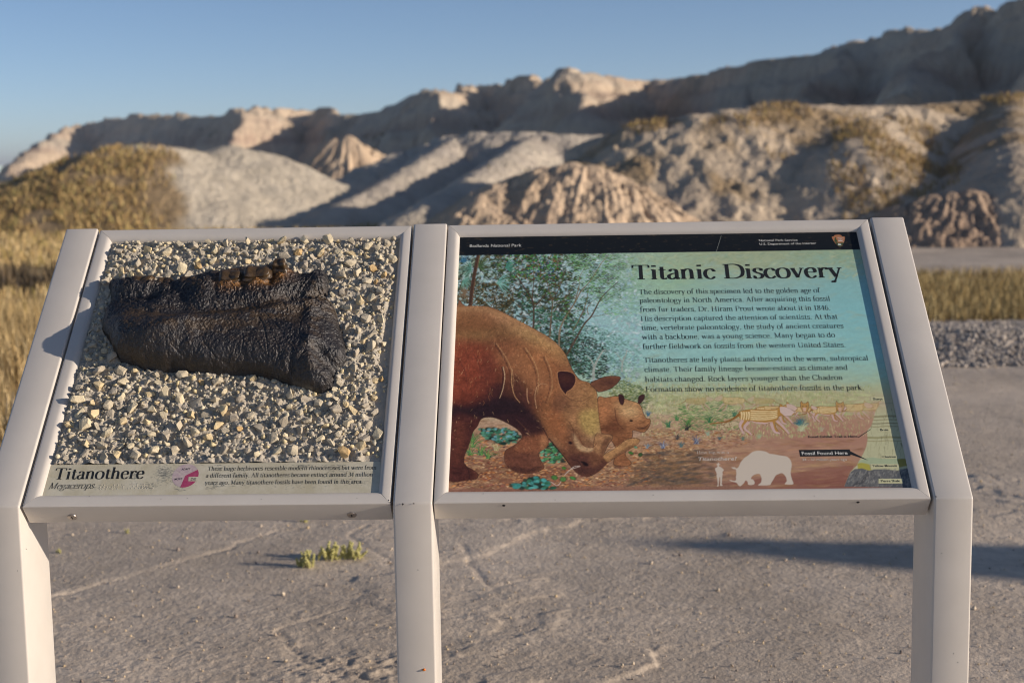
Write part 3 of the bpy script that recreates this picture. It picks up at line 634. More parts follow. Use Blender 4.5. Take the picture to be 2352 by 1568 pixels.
fc = c0*(.75+.7*(fbm(FU*30, FV*30, 3, 6)*.5+.5))[..., None]
mixb = np.clip(brown*(.10+.85*bn), 0, 1)[..., None]*.85; fc = fc+(c1-fc)*mixb
fc = fc+(c2-fc)*(tooth_m*(.55+.5*bn))[..., None]
pc = (np.exp(-(np.maximum(ck, 0)/.0009)**2)*.5*(fbm(FU*120, FV*120, 2, 3) > -.1))[..., None]; fc = fc+(lin((120, 112, 104))-fc)*pc
pale = sstep(.004, .0, DS)[..., None]*.85*(fbm(FU*40, FV*40, 3, 2) > .05)[..., None]*sstep(-.35, -.2, FU)[..., None]; fc = fc+(lin((190, 180, 160))-fc)*pale*.6
m_fossil = mat('dark polished fossil cast', (1, 1, 1), .35, .6, attr=True, bump=.9, bscale=240, bdet=8, bdist=.0030, var=(.62, .62, .66), vscale=120, rvar=.10)
V = P3(FU, FV, -.0095+Hf).reshape(-1, 3); F = grid_faces(*FU.shape); km = (DS.reshape(-1) > -.0012)[F].any(1); F = F[km]
used = np.unique(F); mp = np.zeros(len(V), int); mp[used] = np.arange(len(used))
fos = mesh_np('fossil_jaw', V[used], mp[F], m_fossil, sign, smooth=True, col=fc.reshape(-1, 3)[used]); fos['label'] = 'glossy black and brown jaw fossil cast with worn teeth'
# teeth standing on the jaw's upper edge
m_tooth = mat('brown tooth', lin((98, 76, 46)), .36, .6, var=tuple(lin((36, 33, 34))), vscale=26, vdet=6, bump=.5, bscale=300, bdist=.002)
def tooth(x, y, rx, rv, h, n0, lean=0, seed=0):
    u0, v0 = uv(*zF(x, y), n=n0+h*.6); V = []; N, M = 22, 12; r = np.random.default_rng(seed)
    for j in range(M+1):
        t = j/M; 
        for i in range(N):
            a = 6.2832*i/N; flare = 1.06-.16*t-.10*math.sin(t*3.0); top = 1 if t < .84 else math.sqrt(max(0, 1-((t-.84)/.20)**2))
            ca, sa = math.cos(a), math.sin(a); ca = math.copysign(abs(ca)**.6, ca); sa = math.copysign(abs(sa)**.6, sa)
            rr = flare*top; w_ = 1+.10*math.sin(a*3+seed)-.22*max(0, math.cos(a+1.57))**4*(t > .3)
            V.append(P3(u0+rx*ca*rr*w_, v0+rv*sa*rr*w_+lean*t, n0+h*t+(.006*abs(math.cos(a))*t*t)))
    V.append(P3(u0, v0+lean, n0+h*.94))
    F = [(j*N+i, j*N+(i+1) % N, (j+1)*N+(i+1) % N, (j+1)*N+i) for j in range(M) for i in range(N)]+[(M*N+i, M*N+(i+1) % N, len(V)-1) for i in range(N)]
    V = np.array([v+0 for v in V]); V += .0022*np.stack([fbm(V[:, 0]*90, V[:, 1]*90+V[:, 2]*60, 3, 60+seed+q) for q in range(3)], -1)
    return mesh_np('tooth', V, F, m_tooth, fos, smooth=True)
tooth(1245, 232, .026, .020, .006, .042, -.002, seed=1); tooth(1488, 206, .031, .021, .008, .044, -.002, seed=2); tooth(1698, 140, .017, .016, .016, .040, .002, seed=3); tooth(860, 285, .020, .014, .006, .028, seed=5); tooth(430, 275, .026, .014, .004, .028, seed=6); tooth(640, 290, .018, .013, .004, .022, seed=7)

# stones
m_stone = [mat('limestone chip', lin(c), .92, .15, var=tuple(lin(d)), vscale=70, vdet=6, bump=.7, bscale=420, bdet=5, bdist=.0025) for c, d in
           (((226,212,180),(200,186,156)), ((210,198,172),(182,170,148)), ((230,210,168),(204,182,142)), ((196,185,164),(168,157,140)), ((212,183,136),(184,152,104)))]
def bedn(u, v):
    i = int(np.clip((v-gv[0])/(gv[-1]-gv[0])*(len(gv)-1), 0, len(gv)-1)); j = int(np.clip((u-gu[0])/(gu[-1]-gu[0])*(len(gu)-1), 0, len(gu)-1)); return GH[i, j]
def fossil_d(u, v):
    return seg_dist(np.array([[u]]), np.array([[v]]), FO)[0, 0]
def dens(u, v):
    if v < CAPV+.012 or v > iv1-.004: return 0
    a = 1.0
    if u > iu1-.020 and v < .6: a *= .25
    if u > iu1-.03 and v < .5: a *= .5
    if u < iu0+.02: a *= .45
    if v < CAPV+.05 and -.45 < u < -.2: a *= .45
    return a
placed = []; cell = {}
def try_place(u, v, r, over):
    if not (iu0+r*.6 < u < iu1-r*.6 and CAPV+r*.6 < v < iv1-r*.5): return False
    i, j = int(u/.03), int(v/.03)
    for a in (-1, 0, 1):
        for b in (-1, 0, 1):
            for (x, y, q) in cell.get((i+a, j+b), ()):
                if (x-u)**2+(y-v)**2 < ((q+r)*over)**2: return False
    if fossil_d(u, v) > -r*.55: return False
    cell.setdefault((i, j), []).append((u, v, r)); placed.append((u, v, r)); return True
rr_ = random.Random(5)
for size0, size1, tries, over in ((.0125, .0190, 800, .84), (.0092, .0125, 1700, .84), (.0060, .0092, 4200, .78), (.0036, .006, 8000, .74), (.0020, .0036, 9000, .72)):
    for _ in range(tries):
        u = rr_.uniform(iu0, iu1); v = rr_.uniform(CAPV, iv1)
        if rr_.random() < dens(u, v): try_place(u, v, rr_.uniform(size0, size1), over)
placed.sort(key=lambda q: -q[2])
PLROT = Matrix(((1, 0, 0), (0, CT, -ST), (0, ST, CT)))
rock_me = []
for k, (V_, F_) in enumerate(rock_variants(16, 15, 3, .8)):
    bm = bmesh.new(); vs = [bm.verts.new(tuple(v)) for v in V_]
    for f in F_: bm.faces.new([vs[i] for i in f])
    bmesh.ops.bevel(bm, geom=list(bm.edges), offset=.014, segments=1, affect='EDGES'); 
    me = bpy.data.meshes.new('stone'); bm.to_mesh(me); bm.free(); rock_me.append(me)
vars_ = []
for me in rock_me:
    row = []
    for m in m_stone:
        q = me.copy(); q.materials.append(m); row.append(q)
    vars_.append(row)
for (u, v, r) in placed[:300]:
    me = vars_[rr_.randrange(16)][rr_.choices(range(5), (4, 4, 2, 4, .8))[0]]
    o = bpy.data.objects.new('stone', me); n = bedn(u, v)+r*rr_.uniform(.05, .45)
    put('stone', o, bed, P3(u, v, n)); s = 2.05*r
    o.scale = (s*rr_.uniform(.9, 1.25), s*rr_.uniform(.75, 1.05), s*rr_.uniform(.6, .85))
    o.rotation_euler = (PLROT @ Euler((rr_.gauss(0, .45), rr_.gauss(0, .45), rr_.uniform(0, 6.28))).to_matrix()).to_euler()
rest = placed[300:]; P = np.array([P3(u, v, bedn(u, v)+r*.28) for u, v, r in rest]); sz = np.array([r*2.1 for _, _, r in rest])
V, F, C = scatter_rocks(P, sz, pick([(228,216,186),(214,204,180),(200,190,170),(228,210,166),(190,182,162)], len(P), .08), rocks=rock_variants(12, 12, 9))
m_chips = mat('fine limestone chips', (1, 1, 1), .93, .12, attr=True, var=(.82, .82, .82), vscale=120, bump=.6, bscale=500, bdist=.002)
tag(mesh_np('small_stones', V, F, m_chips, bed, col=C), 'small chips between the larger stones', kind='stuff')

# ---------------------------------------------------------------- caption strip
NC = -.0085
m_cap = mat('scuffed cream caption film', lin((206, 200, 180)), .45, .4, var=tuple(lin((184, 176, 150))), vscale=22, vdet=6, bump=.08, bscale=300)
def slab(name, u0, u1, v0, v1, n, m, parent, th=.003):
    V = [P3(u, v, q) for q in (n-th, n) for u, v in ((u0, v0), (u1, v0), (u1, v1), (u0, v1))]
    return mesh_np(name, np.array(V), [(3, 2, 1, 0), (4, 5, 6, 7), (0, 1, 5, 4), (1, 2, 6, 5), (2, 3, 7, 6), (3, 0, 4, 7)], m, parent)
cap = slab('caption_strip', iu0-.002, iu1+.002, iv0-.002, CAPV, NC, m_cap, sign); cap['label'] = 'scuffed cream strip naming the fossil'
# ================================================================ LETTERING
# a serif alphabet drawn as pen strokes: L straight, C curved, O closed curve; optional pen-weight factor
SER = {
'a':(43,'C9,36 16,45 27,44 32,35 32,8 35,1 42,4;C32,28 17,24 7,16 8,5 18,0 32,9'),
'b':(50,'L12,0 12,70;L3,69 12,69;C12,36 24,46 40,40 45,23 38,4 24,-1 12,6'),
'c':(42,'C37,36 27,45 12,40 6,23 12,5 25,-1 38,8;L.9 36,38 36,33'),
'd':(51,'L38,70 38,2;L29,69 38,69;L38,1 47,1;C38,37 26,46 11,40 5,22 12,3 26,-1 38,8'),
'e':(43,'L7,25 37,25;C37,25 33,41 22,46 9,38 6,22 12,4 25,-1 38,8'),
'f':(31,'C31,65 25,71 15,66 13,54;L13,56 13,0;L4,44 26,44;L4,1 23,1'),
'g':(47,'O20,46 33,40 35,30 30,19 20,15 10,19 6,30 9,41;L31,43 44,45;C13,17 8,9 14,3 32,1 41,-6 36,-18 20,-23 6,-17 7,-7 14,1'),
'h':(53,'L12,0 12,70;L3,69 12,69;L3,1 21,1;C12,35 24,46 36,42 39,28;L39,30 39,0;L30,1 48,1'),
'i':(26,'L13,0 13,45;L4,44 13,44;L4,1 22,1;L1.2 13,58 13,66'),
'k':(50,'L12,0 12,70;L3,69 12,69;L3,1 21,1;L.5 12,20 36,44;L1 20,26 40,2;L28,44 45,44;L32,1 49,1'),
'l':(26,'L13,0 13,70;L4,69 13,69;L4,1 22,1'),
'm':(79,'L12,0 12,45;L3,44 12,44;L3,1 21,1;C12,35 24,46 35,42 39,28;L39,30 39,0;L30,1 48,1;C39,35 50,46 62,42 66,28;L66,30 66,0;L57,1 75,1'),
'n':(53,'L12,0 12,45;L3,44 12,44;L3,1 21,1;C12,35 24,46 36,42 39,28;L39,30 39,0;L30,1 48,1'),
'o':(48,'O23,46 37,40 42,23 37,5 23,-1 9,5 4,23 9,40'),
'p':(50,'L12,-21 12,45;L3,44 12,44;L3,-21 22,-21;C12,36 24,46 40,40 45,23 38,4 24,-1 12,7'),
'q':(51,'L38,-21 38,45;L28,-21 47,-21;C38,37 26,46 11,40 5,22 12,3 26,-1 38,8'),
'r':(37,'L12,0 12,45;L3,44 12,44;L3,1 22,1;C12,31 20,43 29,45 34,41;L1 33,43 33,37'),
's':(38,'C32,36 26,45 13,45 8,35 14,27 27,20 33,12 27,1 13,-1 6,8;L.5 33,45 33,34;L.5 6,0 6,12'),
't':(31,'C14,58 14,20 15,6 21,0 29,4;L4,44 27,44'),
'u':(52,'L3,44 12,44;C12,45 12,16 16,3 26,0 38,9;L38,45 38,2;L29,44 38,44;L38,1 47,1'),
'v':(46,'L1 8,44 23,1;L.45 23,1 38,44;L1,44 17,44;L30,44 45,44'),
'w':(70,'L1 8,44 22,1;L.45 22,1 35,44;L1 35,44 49,1;L.45 49,1 62,44;L1,44 17,44;L54,44 69,44'),
'x':(46,'L1 8,44 38,1;L.45 37,44 8,1;L1,44 17,44;L29,44 44,44;L1,1 16,1;L29,1 45,1'),
'y':(46,'L1 8,44 24,3;L.45 39,44 19,-15;C19,-15 13,-22 6,-18;L1,44 17,44;L31,44 46,44'),
'T':(62,'L31,0 31,67;L5,66 57,66;L.5 5,66 4,54;L.5 57,66 58,54;L19,1 43,1'),
'D':(73,'L16,0 16,67;C16,66 44,66 62,55 67,34 62,13 42,1 16,1;L4,66 16,66;L4,1 16,1'),
'N':(74,'L.5 15,0 15,67;L1 14,67 59,0;L.5 59,67 59,0;L3,66 16,66;L5,1 26,1;L48,66 70,66'),
'A':(67,'L.45 33,68 11,0;L1 33,68 56,0;L18,24 48,24;L1,1 21,1;L45,1 66,1'),
'P':(57,'L16,0 16,67;C16,66 38,67 50,60 52,48 46,36 34,32 16,32;L4,66 16,66;L4,1 28,1'),
'H':(76,'L16,0 16,67;L60,0 60,67;L16,34 60,34;L4,66 28,66;L4,1 28,1;L48,66 72,66;L48,1 72,1'),
'M':(88,'L.5 16,0 16,67;L1 16,67 43,4;L.5 43,4 71,67;L71,67 71,0;L4,66 17,66;L5,1 26,1;L70,66 84,66;L60,1 83,1'),
'U':(71,'C15,67 15,25 20,6 36,-1 51,5 56,25;L.5 56,24 56,67;L3,66 27,66;L46,66 67,66'),
'S':(52,'C43,54 36,67 20,67 10,55 16,42 34,32 44,20 38,3 22,-1 8,12;L.5 44,67 44,50;L.5 7,0 7,16'),
'R':(66,'L16,0 16,67;C16,66 38,67 50,60 52,50 46,38 34,34 16,34;L1 32,34 56,1;L4,66 16,66;L4,1 28,1;L50,1 65,1'),
'F':(57,'L16,0 16,67;L4,66 52,66;L.5 52,66 53,52;L16,35 40,35;L.5 40,43 40,27;L4,1 30,1'),
'C':(66,'C57,52 46,67 26,65 10,50 7,32 13,12 28,0 46,0 60,14;L.5 58,67 58,50'),
'1':(36,'L18,0 18,66;L8,60 18,66;L8,1 28,1'),
'8':(46,'O23,66 35,60 36,48 23,36 10,24 8,10 23,0 38,10 36,24 23,36 10,48 11,60'),
'4':(46,'L.5 32,66 5,20;L5,19 43,19;L32,66 32,0;L23,1 41,1'),
'6':(46,'C38,60 24,66 11,50 7,28 11,6 24,-1 37,8 39,24 32,38 20,39 9,28'),
'3':(44,'C9,58 20,67 34,62 34,48 24,36 18,36;C18,36 34,34 39,20 33,3 17,-1 6,8'),
'.':(22,'L1.2 11,-1 11,6'), ',':(22,'L1.2 11,-1 11,6;L.5 12,2 7,-10'), '-':(30,'L6,24 24,24'), ' ':(23, ''),
}
def catmull(P, closed, n=6):
    P = [np.array(p) for p in P]; out = []; N = len(P); rng_ = range(N) if closed else range(N-1)
    for i in rng_:
        p0 = P[(i-1) % N] if closed or i > 0 else P[i]*2-P[i+1]; p1 = P[i]; p2 = P[(i+1) % N]; p3 = P[(i+2) % N] if closed or i+2 < N else P[i+1]*2-P[i]
        for j in range(n):
            t = j/n; out.append(.5*((2*p1)+(-p0+p2)*t+(2*p0-5*p1+4*p2-p3)*t*t+(-p0+3*p1-3*p2+p3)*t**3))
    if not closed: out.append(P[-1])
    return out
GL = {}
def glyph(ch, T=8.6, t=3.0, cv=5):
    if (ch, T, cv) in GL: return GL[(ch, T, cv)]
    adv, s = SER[ch]; V, F = [], []
    for st in filter(None, s.split(';')):
        ty = st[0]; body = st[1:]; k = None
        if ' ' in body and ',' not in body.split(' ')[0]: k = float(body.split(' ')[0]); body = body.split(' ', 1)[1]
        P = [tuple(float(q) for q in a.split(',')) for a in body.split()]
        closed = ty == 'O'
        Q = [np.array(p) for p in P] if ty == 'L' else catmull(P, closed, cv)
        n = len(Q); b = len(V)
        for i in range(n):
            a_, c_ = (Q[(i-1) % n], Q[(i+1) % n]) if closed else (Q[max(i-1, 0)], Q[min(i+1, n-1)])
            d = c_-a_; d = d/(np.linalg.norm(d)+1e-9); nrm = np.array([-d[1], d[0]])
            w_ = (T*k if k is not None else t+(T-t)*abs(d[1])**1.4)/2
            V += [Q[i]+nrm*w_, Q[i]-nrm*w_]
        for i in range(n if closed else n-1):
            j = (i+1) % n; F.append((b+2*i, b+2*i+1, b+2*j+1, b+2*j))
    GL[(ch, T, cv)] = (adv, np.array(V).reshape(-1, 2), F); return GL[(ch, T, cv)]
def serif_line(s, T=8.6, cv=5, kern=0):
    x = 0; V, F = [], []
    for ch in s:
        adv, v, f = glyph(ch, T, T*.31, cv=cv); b = len(V)
        V += [(p[0]+x, p[1]) for p in v]; F += [tuple(q+b for q in ff) for ff in f]; x += adv+kern
    return np.array(V), F
def sans_line(s, bold=0.0):
    cu = bpy.data.curves.new('tmp', 'FONT'); cu.body = s; cu.size = 100; cu.offset = bold; cu.resolution_u = 3; ob = bpy.data.objects.new('tmp', cu); COL.objects.link(ob)
    dg = bpy.context.evaluated_depsgraph_get(); me = bpy.data.meshes.new_from_object(ob.evaluated_get(dg))
    V = np.array([v.co[:2] for v in me.vertices]); F = [tuple(p.vertices) for p in me.polygons]
    bpy.data.objects.remove(ob); bpy.data.meshes.remove(me); return V, F
CAPH = {'serif': 67., 'sans': None}
def place_line(VF, p0, p1, n, cap_m, capu, shear=0):
    """left end p0 and right end p1 of the baseline (photograph measurements) -> plane"""
    V, F = VF; a = np.array(uv(*p0, n=n)); b = np.array(uv(*p1, n=n)); x0, x1 = V[:, 0].min(), V[:, 0].max(); d = b-a
    L = np.linalg.norm(d); e = d/L; g = np.array([-e[1], e[0]]); sx = L/(x1-x0); sy = cap_m/capu
    X = (V[:, 0]-x0)*sx + V[:, 1]*sy*shear; Y = V[:, 1]*sy
    W_ = a[None]+X[:, None]*e+Y[:, None]*g; return P3(W_[:, 0], W_[:, 1], n), F
def lettering(name, lines, m, parent, label=None):
    Vs, Fs, o = [], [], 0
    for V, F in lines: Vs.append(V); Fs += [tuple(q+o for q in f) for f in F]; o += len(V)
    ob = mesh_np(name, np.concatenate(Vs), Fs, m, parent)
    if label: ob['label'] = label
    return ob
def capm(px_h, x, y, n):   # a height in photograph units at a spot, as metres up the slope
    return uv(x, y-px_h, n=n)[1]-uv(x, y, n=n)[1]
m_ink = mat('dark print', lin((38, 40, 42)), .5, .4); m_white = mat('white print', lin((216, 216, 208)), .5, .4); m_pale = mat('pale print', lin((212, 204, 190)), .5, .4)
# caption strip
nt_ = NC+.0003
T1 = place_line(serif_line('Titanothere', 11.5), z3(478, 1043), z3(1287, 1035), nt_, capm(98/2.24/1.7415, *z3(800, 1040), nt_), 67)
lettering('title_lettering', [T1], m_ink, cap, 'large dark words reading Titanothere')
T2 = place_line(serif_line('Megacerops', 8), z3(430, 1130), z3(835, 1124), nt_, capm(54/2.24/1.7415, *z3(600, 1130), nt_), 67, shear=.28)
lettering('subtitle_lettering', [T2], m_ink, cap)
L_ = []
for s, a, b in (('These huge herbivores resemble modern rhinoceroses but were from', z3(1860, 965), z4(1355, 955)), ('a different family. All titanotheres became extinct around 34 million', z3(1845, 1027), z4(1322, 1016)), ('years ago. Many titanothere fossils have been found in this area.', z3(1835, 1090), z4(1230, 1080))):
    L_.append(place_line(serif_line(s, 8.6, 3, 1.2), a, b, nt_, capm(36/2.24/1.7415, *a, nt_), 67))
lettering('body_lettering', L_, m_ink, cap)
def flat(name, pts, n, m, parent, conv=lambda *p: p):
    P = [uv(*conv(*p), n=n) for p in pts]; return mesh_np(name, P3([p[0] for p in P], [p[1] for p in P], n), [tuple(range(len(P)))], m, parent)
m_mauve = mat('faded mauve print', lin((176, 154, 162)), .5, .4, var=tuple(lin((196, 182, 176))), vscale=120); m_mag = mat('magenta print', lin((160, 52, 96)), .5, .4, var=tuple(lin((172, 86, 112))), vscale=150)
wc = z3(1660, 1010); cu_, cv_ = uv(*wc, n=nt_); ru = (uv(*z3(1776, 1010), n=nt_)[0]-cu_); rv = capm(103/2.24/1.7415, *wc, nt_)
def sector(a0, a1, gap, m, n, k=1.0):
    A = np.linspace(math.radians(a0)+gap, math.radians(a1)-gap, 22); P = [(cu_, cv_)]+[(cu_+ru*k*math.cos(q), cv_+rv*k*math.sin(q)) for q in A]
    return mesh_np('wheel_sector', P3([p[0] for p in P], [p[1] for p in P], n), [tuple(range(len(P)))], m, cap)
sector(30, 150, .02, m_mauve, nt_-.0001); sector(150, 258, .02, m_mauve, nt_-.0001); sector(-102, 30, 0, m_mag, nt_-.0001, 1.02)
m_tag = mat('cream tag print', lin((204, 202, 160)), .5, .4)
flat('wheel_tag', [(1687, 1060), (1770, 1060), (1775, 1020), (1690, 1022)], nt_+.0001, m_cap, cap, z3)
for s, a, b, h, q in (('ADAPT', (1626, 962), (1702, 959), 18, 0), ('MOVE', (1562, 1051), (1630, 1048), 18, 0), ('DIE', (1708, 1053), (1756, 1050), 23, .0002)):
    lettering('wheel_lettering', [place_line(sans_line(s, .8), z3(*a), z3(*b), nt_+.00005+q, capm(h/2.24/1.7415, *z3(*a), nt_), 73, shear=.12)], m_ink, cap)
m_dot = mat('braille dot', lin((176, 168, 152)), .4, .5)
V, F = [], []; r = random.Random(3)
for c_ in range(20):
    if c_ in (7,): continue
    for k in range(3):
        for q in range(2):
            if r.random() < .5:
                x = 895+c_*24.5+q*10; y = 1128-k*17.5-(c_*.25); u, v = uv(*z3(x+k*3, y), n=nt_); b = len(V)
                for ring, (rad, hh) in enumerate(((.0013, 0), (.0008, .0006))):
                    for a in range(6): V.append(P3(u+rad*math.cos(a*1.047), v+rad*math.sin(a*1.047), nt_-.0002+hh))
                F.append(tuple(range(b+6, b+12))); F += [(b+a, b+(a+1) % 6, b+6+(a+1) % 6, b+6+a) for a in range(6)]
mesh_np('braille_dots', np.array(V), F, m_dot, cap)
m_scuff = mat('worn grey scuffs', lin((140, 140, 132)), .7, .3)
V, F = [], []; r = random.Random(8)
for cx_, cy_, wx_, wy_, n_ in ((1470, 990, 75, 75, 330), (1190, 1010, 60, 60, 70), (1320, 1100, 70, 35, 60), (1600, 1120, 40, 30, 40), (1900, 1110, 60, 25, 50), (2080, 990, 120, 60, 60), (2700, 920, 60, 16, 60), (2950, 905, 140, 26, 150), (3000, 990, 120, 60, 60), (1960, 920, 100, 20, 30), (2400, 1100, 500, 30, 60), (800, 900, 300, 16, 25), (850, 1120, 420, 30, 30), (3180, 1070, 150, 30, 40)):
    for _ in range(n_):
        x = r.gauss(cx_, wx_*.55); y = r.gauss(cy_, wy_*.55); 
        if not (915 < y < 1150): continue
        l = r.uniform(8, 36); h_ = r.uniform(.8, 2.0); pts = [(x, y), (x+l*.5, y+h_), (x+l, y+r.uniform(-2, 2)), (x+l*.5, y-h_)]; b = len(V)
        P = [uv(*z3(*p), n=nt_-.00012) for p in pts]
        if min(p[0] for p in P) < iu0+.002 or max(p[0] for p in P) > iu1-.002: continue
        V += [P3(p[0], p[1], nt_-.00012) for p in P]; F.append((b, b+1, b+2, b+3))
tag(mesh_np('scuff_marks', np.array(V), F, m_scuff, cap), 'worn horizontal scuffs', kind='stuff')

# ================================================================ PAINTED PANEL
NG = -.0095
pu0, pu1, pv0, pv1 = RF[4:]
QW, QH = 1400, 1098          # painting surface, twice the mesh resolution
img = np.zeros((QH, QW, 3))
def pix(p, conv=zD):
    u, v = uv(*conv(*p), n=NG); return ((u-pu0)/(pu1-pu0)*QW, (pv1-v)/(pv1-pv0)*QH)
def pixs(pts, conv=zD): return np.array([pix(p, conv) for p in pts])
def fill(P, color, a=1.0, soft=0, bbox=None):
    """polygon fill; color (3,) or callable(xx, yy)->(..,3); returns mask window"""
    x0, x1 = int(max(0, P[:, 0].min()-2)), int(min(QW, P[:, 0].max()+3)); y0, y1 = int(max(0, P[:, 1].min()-2)), int(min(QH, P[:, 1].max()+3))
    if x1 <= x0 or y1 <= y0: return None
    xx, yy = np.meshgrid(np.arange(x0, x1)+.5, np.arange(y0, y1)+.5); ins = np.zeros(xx.shape, bool)
    for i in range(len(P)):
        ax, ay = P[i]; bx, by = P[(i+1) % len(P)]
        if ay == by: continue
        c = (ay > yy) != (by > yy); ins ^= c & (xx < (bx-ax)*(yy-ay)/(by-ay)+ax)
    m = ins.astype(float)
    if soft:
        for _ in range(soft):
            m[1:-1, 1:-1] = (m[1:-1, 1:-1]*2+m[:-2, 1:-1]+m[2:, 1:-1]+m[1:-1, :-2]+m[1:-1, 2:])/6
    col = color(xx, yy) if callable(color) else lin(color)
    al = (m*a)[..., None]; img[y0:y1, x0:x1] = img[y0:y1, x0:x1]*(1-al)+col*al
    return (x0, x1, y0, y1, m)
def line(P, w, color, a=1.0, taper=0):
    P = np.asarray(P, float); n = len(P)
    for i in range(n-1):
        p, q = P[i], P[i+1]; d = q-p; L = np.hypot(*d)
        if L < .01: continue
        w0 = w*(1-taper*i/(n-1)); w1 = w*(1-taper*(i+1)/(n-1)); nn = np.array([-d[1], d[0]])/L
        e = d/L*w0*.3
        fill(np.array([p+nn*w0/2-e, q+nn*w1/2+e, q-nn*w1/2+e, p-nn*w0/2-e]), color, a)
def curve(pts, n=5): return np.array(catmull([np.array(p) for p in pts], False, n))
def dabs(X, Y, L, Wd, A, C, al):
    """many small brush dabs (oriented ellipses)"""
    for x, y, l, w_, a, c, t in zip(X, Y, L, Wd, A, C, al):
        R = int(l+2); x0, x1, y0, y1 = max(0, int(x)-R), min(QW, int(x)+R+1), max(0, int(y)-R), min(QH, int(y)+R+1)
        if x1 <= x0 or y1 <= y0: continue
        xx = np.arange(x0, x1)+.5-x; yy = (np.arange(y0, y1)+.5-y)[:, None]; ca, sa = math.cos(a), math.sin(a)
        q = ((xx*ca+yy*sa)/l)**2+((-xx*sa+yy*ca)/w_)**2
        m = (np.clip(1.35-q, 0, 1)*t)[..., None]; img[y0:y1, x0:x1] = img[y0:y1, x0:x1]*(1-m)+c*m
r2 = np.random.default_rng(12)
def scat(poly, n, L, Wd, ang, cols, al=(.5, .9), fade=None, conv=zD, jit=.25, nm=None):
    P = pixs(poly, conv); x0, y0 = P.min(0); x1, y1 = P.max(0); X = r2.uniform(x0, x1, n*3); Y = r2.uniform(y0, y1, n*3); ins = np.zeros(len(X), bool)
    for i in range(len(P)):
        ax, ay = P[i]; bx, by = P[(i+1) % len(P)]; c = (ay > Y) != (by > Y)
        with np.errstate(divide='ignore', invalid='ignore'): ins ^= c & (X < (bx-ax)*(Y-ay)/(by-ay+1e-12)+ax)
    if nm is not None: ins &= fbm(X/nm[0], Y/nm[0], 3, int(nm[1]*100)+7) > nm[1]
    X, Y = X[ins][:n], Y[ins][:n]; k = len(X); C = np.array([lin(c) for c in cols])[r2.integers(0, len(cols), k)]*r2.uniform(1-jit, 1+jit, (k, 1))
    A = r2.uniform(*al, k)
    if fade is not None: A = A*fade(X, Y)
    dabs(X, Y, r2.uniform(*L, k), r2.uniform(*Wd, k), r2.uniform(*ang, k), C, A)
# --- underpainting
XX, YY = np.meshgrid(np.arange(QW)+.5, np.arange(QH)+.5)
def soft_blob(p, rx, ry, color, a=1.0, conv=zD, ang=0, pw=1):
    x, y = pix(p, conv); s = QW/1000.; ca, sa = math.cos(ang), math.sin(ang); dx, dy = XX-x, YY-y
    m = (np.exp(-(((dx*ca+dy*sa)/(rx*s))**2+((-dx*sa+dy*ca)/(ry*s))**2)**pw)*a)[..., None]; img[:] = img*(1-m)+lin(color)*m
yn = YY/QH
stops = [(0, (176,184,146)), (.10, (172,186,150)), (.22, (160,196,184)), (.35, (160,210,206)), (.52, (162,212,202)), (.60, (176,204,174)), (.655, (192,198,152)), (.70, (200,190,150)), (.76, (198,164,132)), (.80, (194,158,130)), (.88, (190,154,126)), (1, (158,114,96))]
sv = np.array([s for s, _ in stops]); cv2 = np.array([lin(c) for _, c in stops])
for k in range(3): img[..., k] = np.interp(yn, sv, cv2[:, k])
soft_blob((1330, 640), 260, 260, (170,206,206), .8); soft_blob((1950, 690), 120, 200, (124,194,200), .5); soft_blob((1960, 590), 200, 40, (150,178,142), .6); soft_blob((1530, 640), 120, 110, (168,204,150), .6)
soft_blob((1700, 600), 160, 40, (180,190,150), .6); soft_blob((1900, 940), 170, 50, (176,140,112), .5); soft_blob((1900, 1000), 200, 60, (172,122,104), .7); soft_blob((1760, 1085), 300, 40, (166,126,104), .5)
soft_blob((1500, 1060), 140, 60, (176,140,96), .7); soft_blob((1180, 1080), 200, 60, (136,90,62), .9); soft_blob((1560, 1100), 120, 26, (104,92,78), .7); soft_blob((1960, 1110), 160, 18, (128,74,66), .7)
s_ = QW/1000.
# mottling of the sky side
scat([(1440,585),(1980,580),(2060,900),(1500,905)], 1500, (8*s_, 26*s_), (2*s_, 7*s_), (-.7, .4), [(150,196,188),(160,204,200),(176,190,156),(140,192,192)], (.05, .16))
scat([(1440,585),(1975,575),(1990,640),(1440,640)], 900, (4*s_, 14*s_), (1.5*s_, 4*s_), (-1.2, .8), [(196,200,160),(158,172,128),(176,190,150),(150,180,150)], (.1, .35))
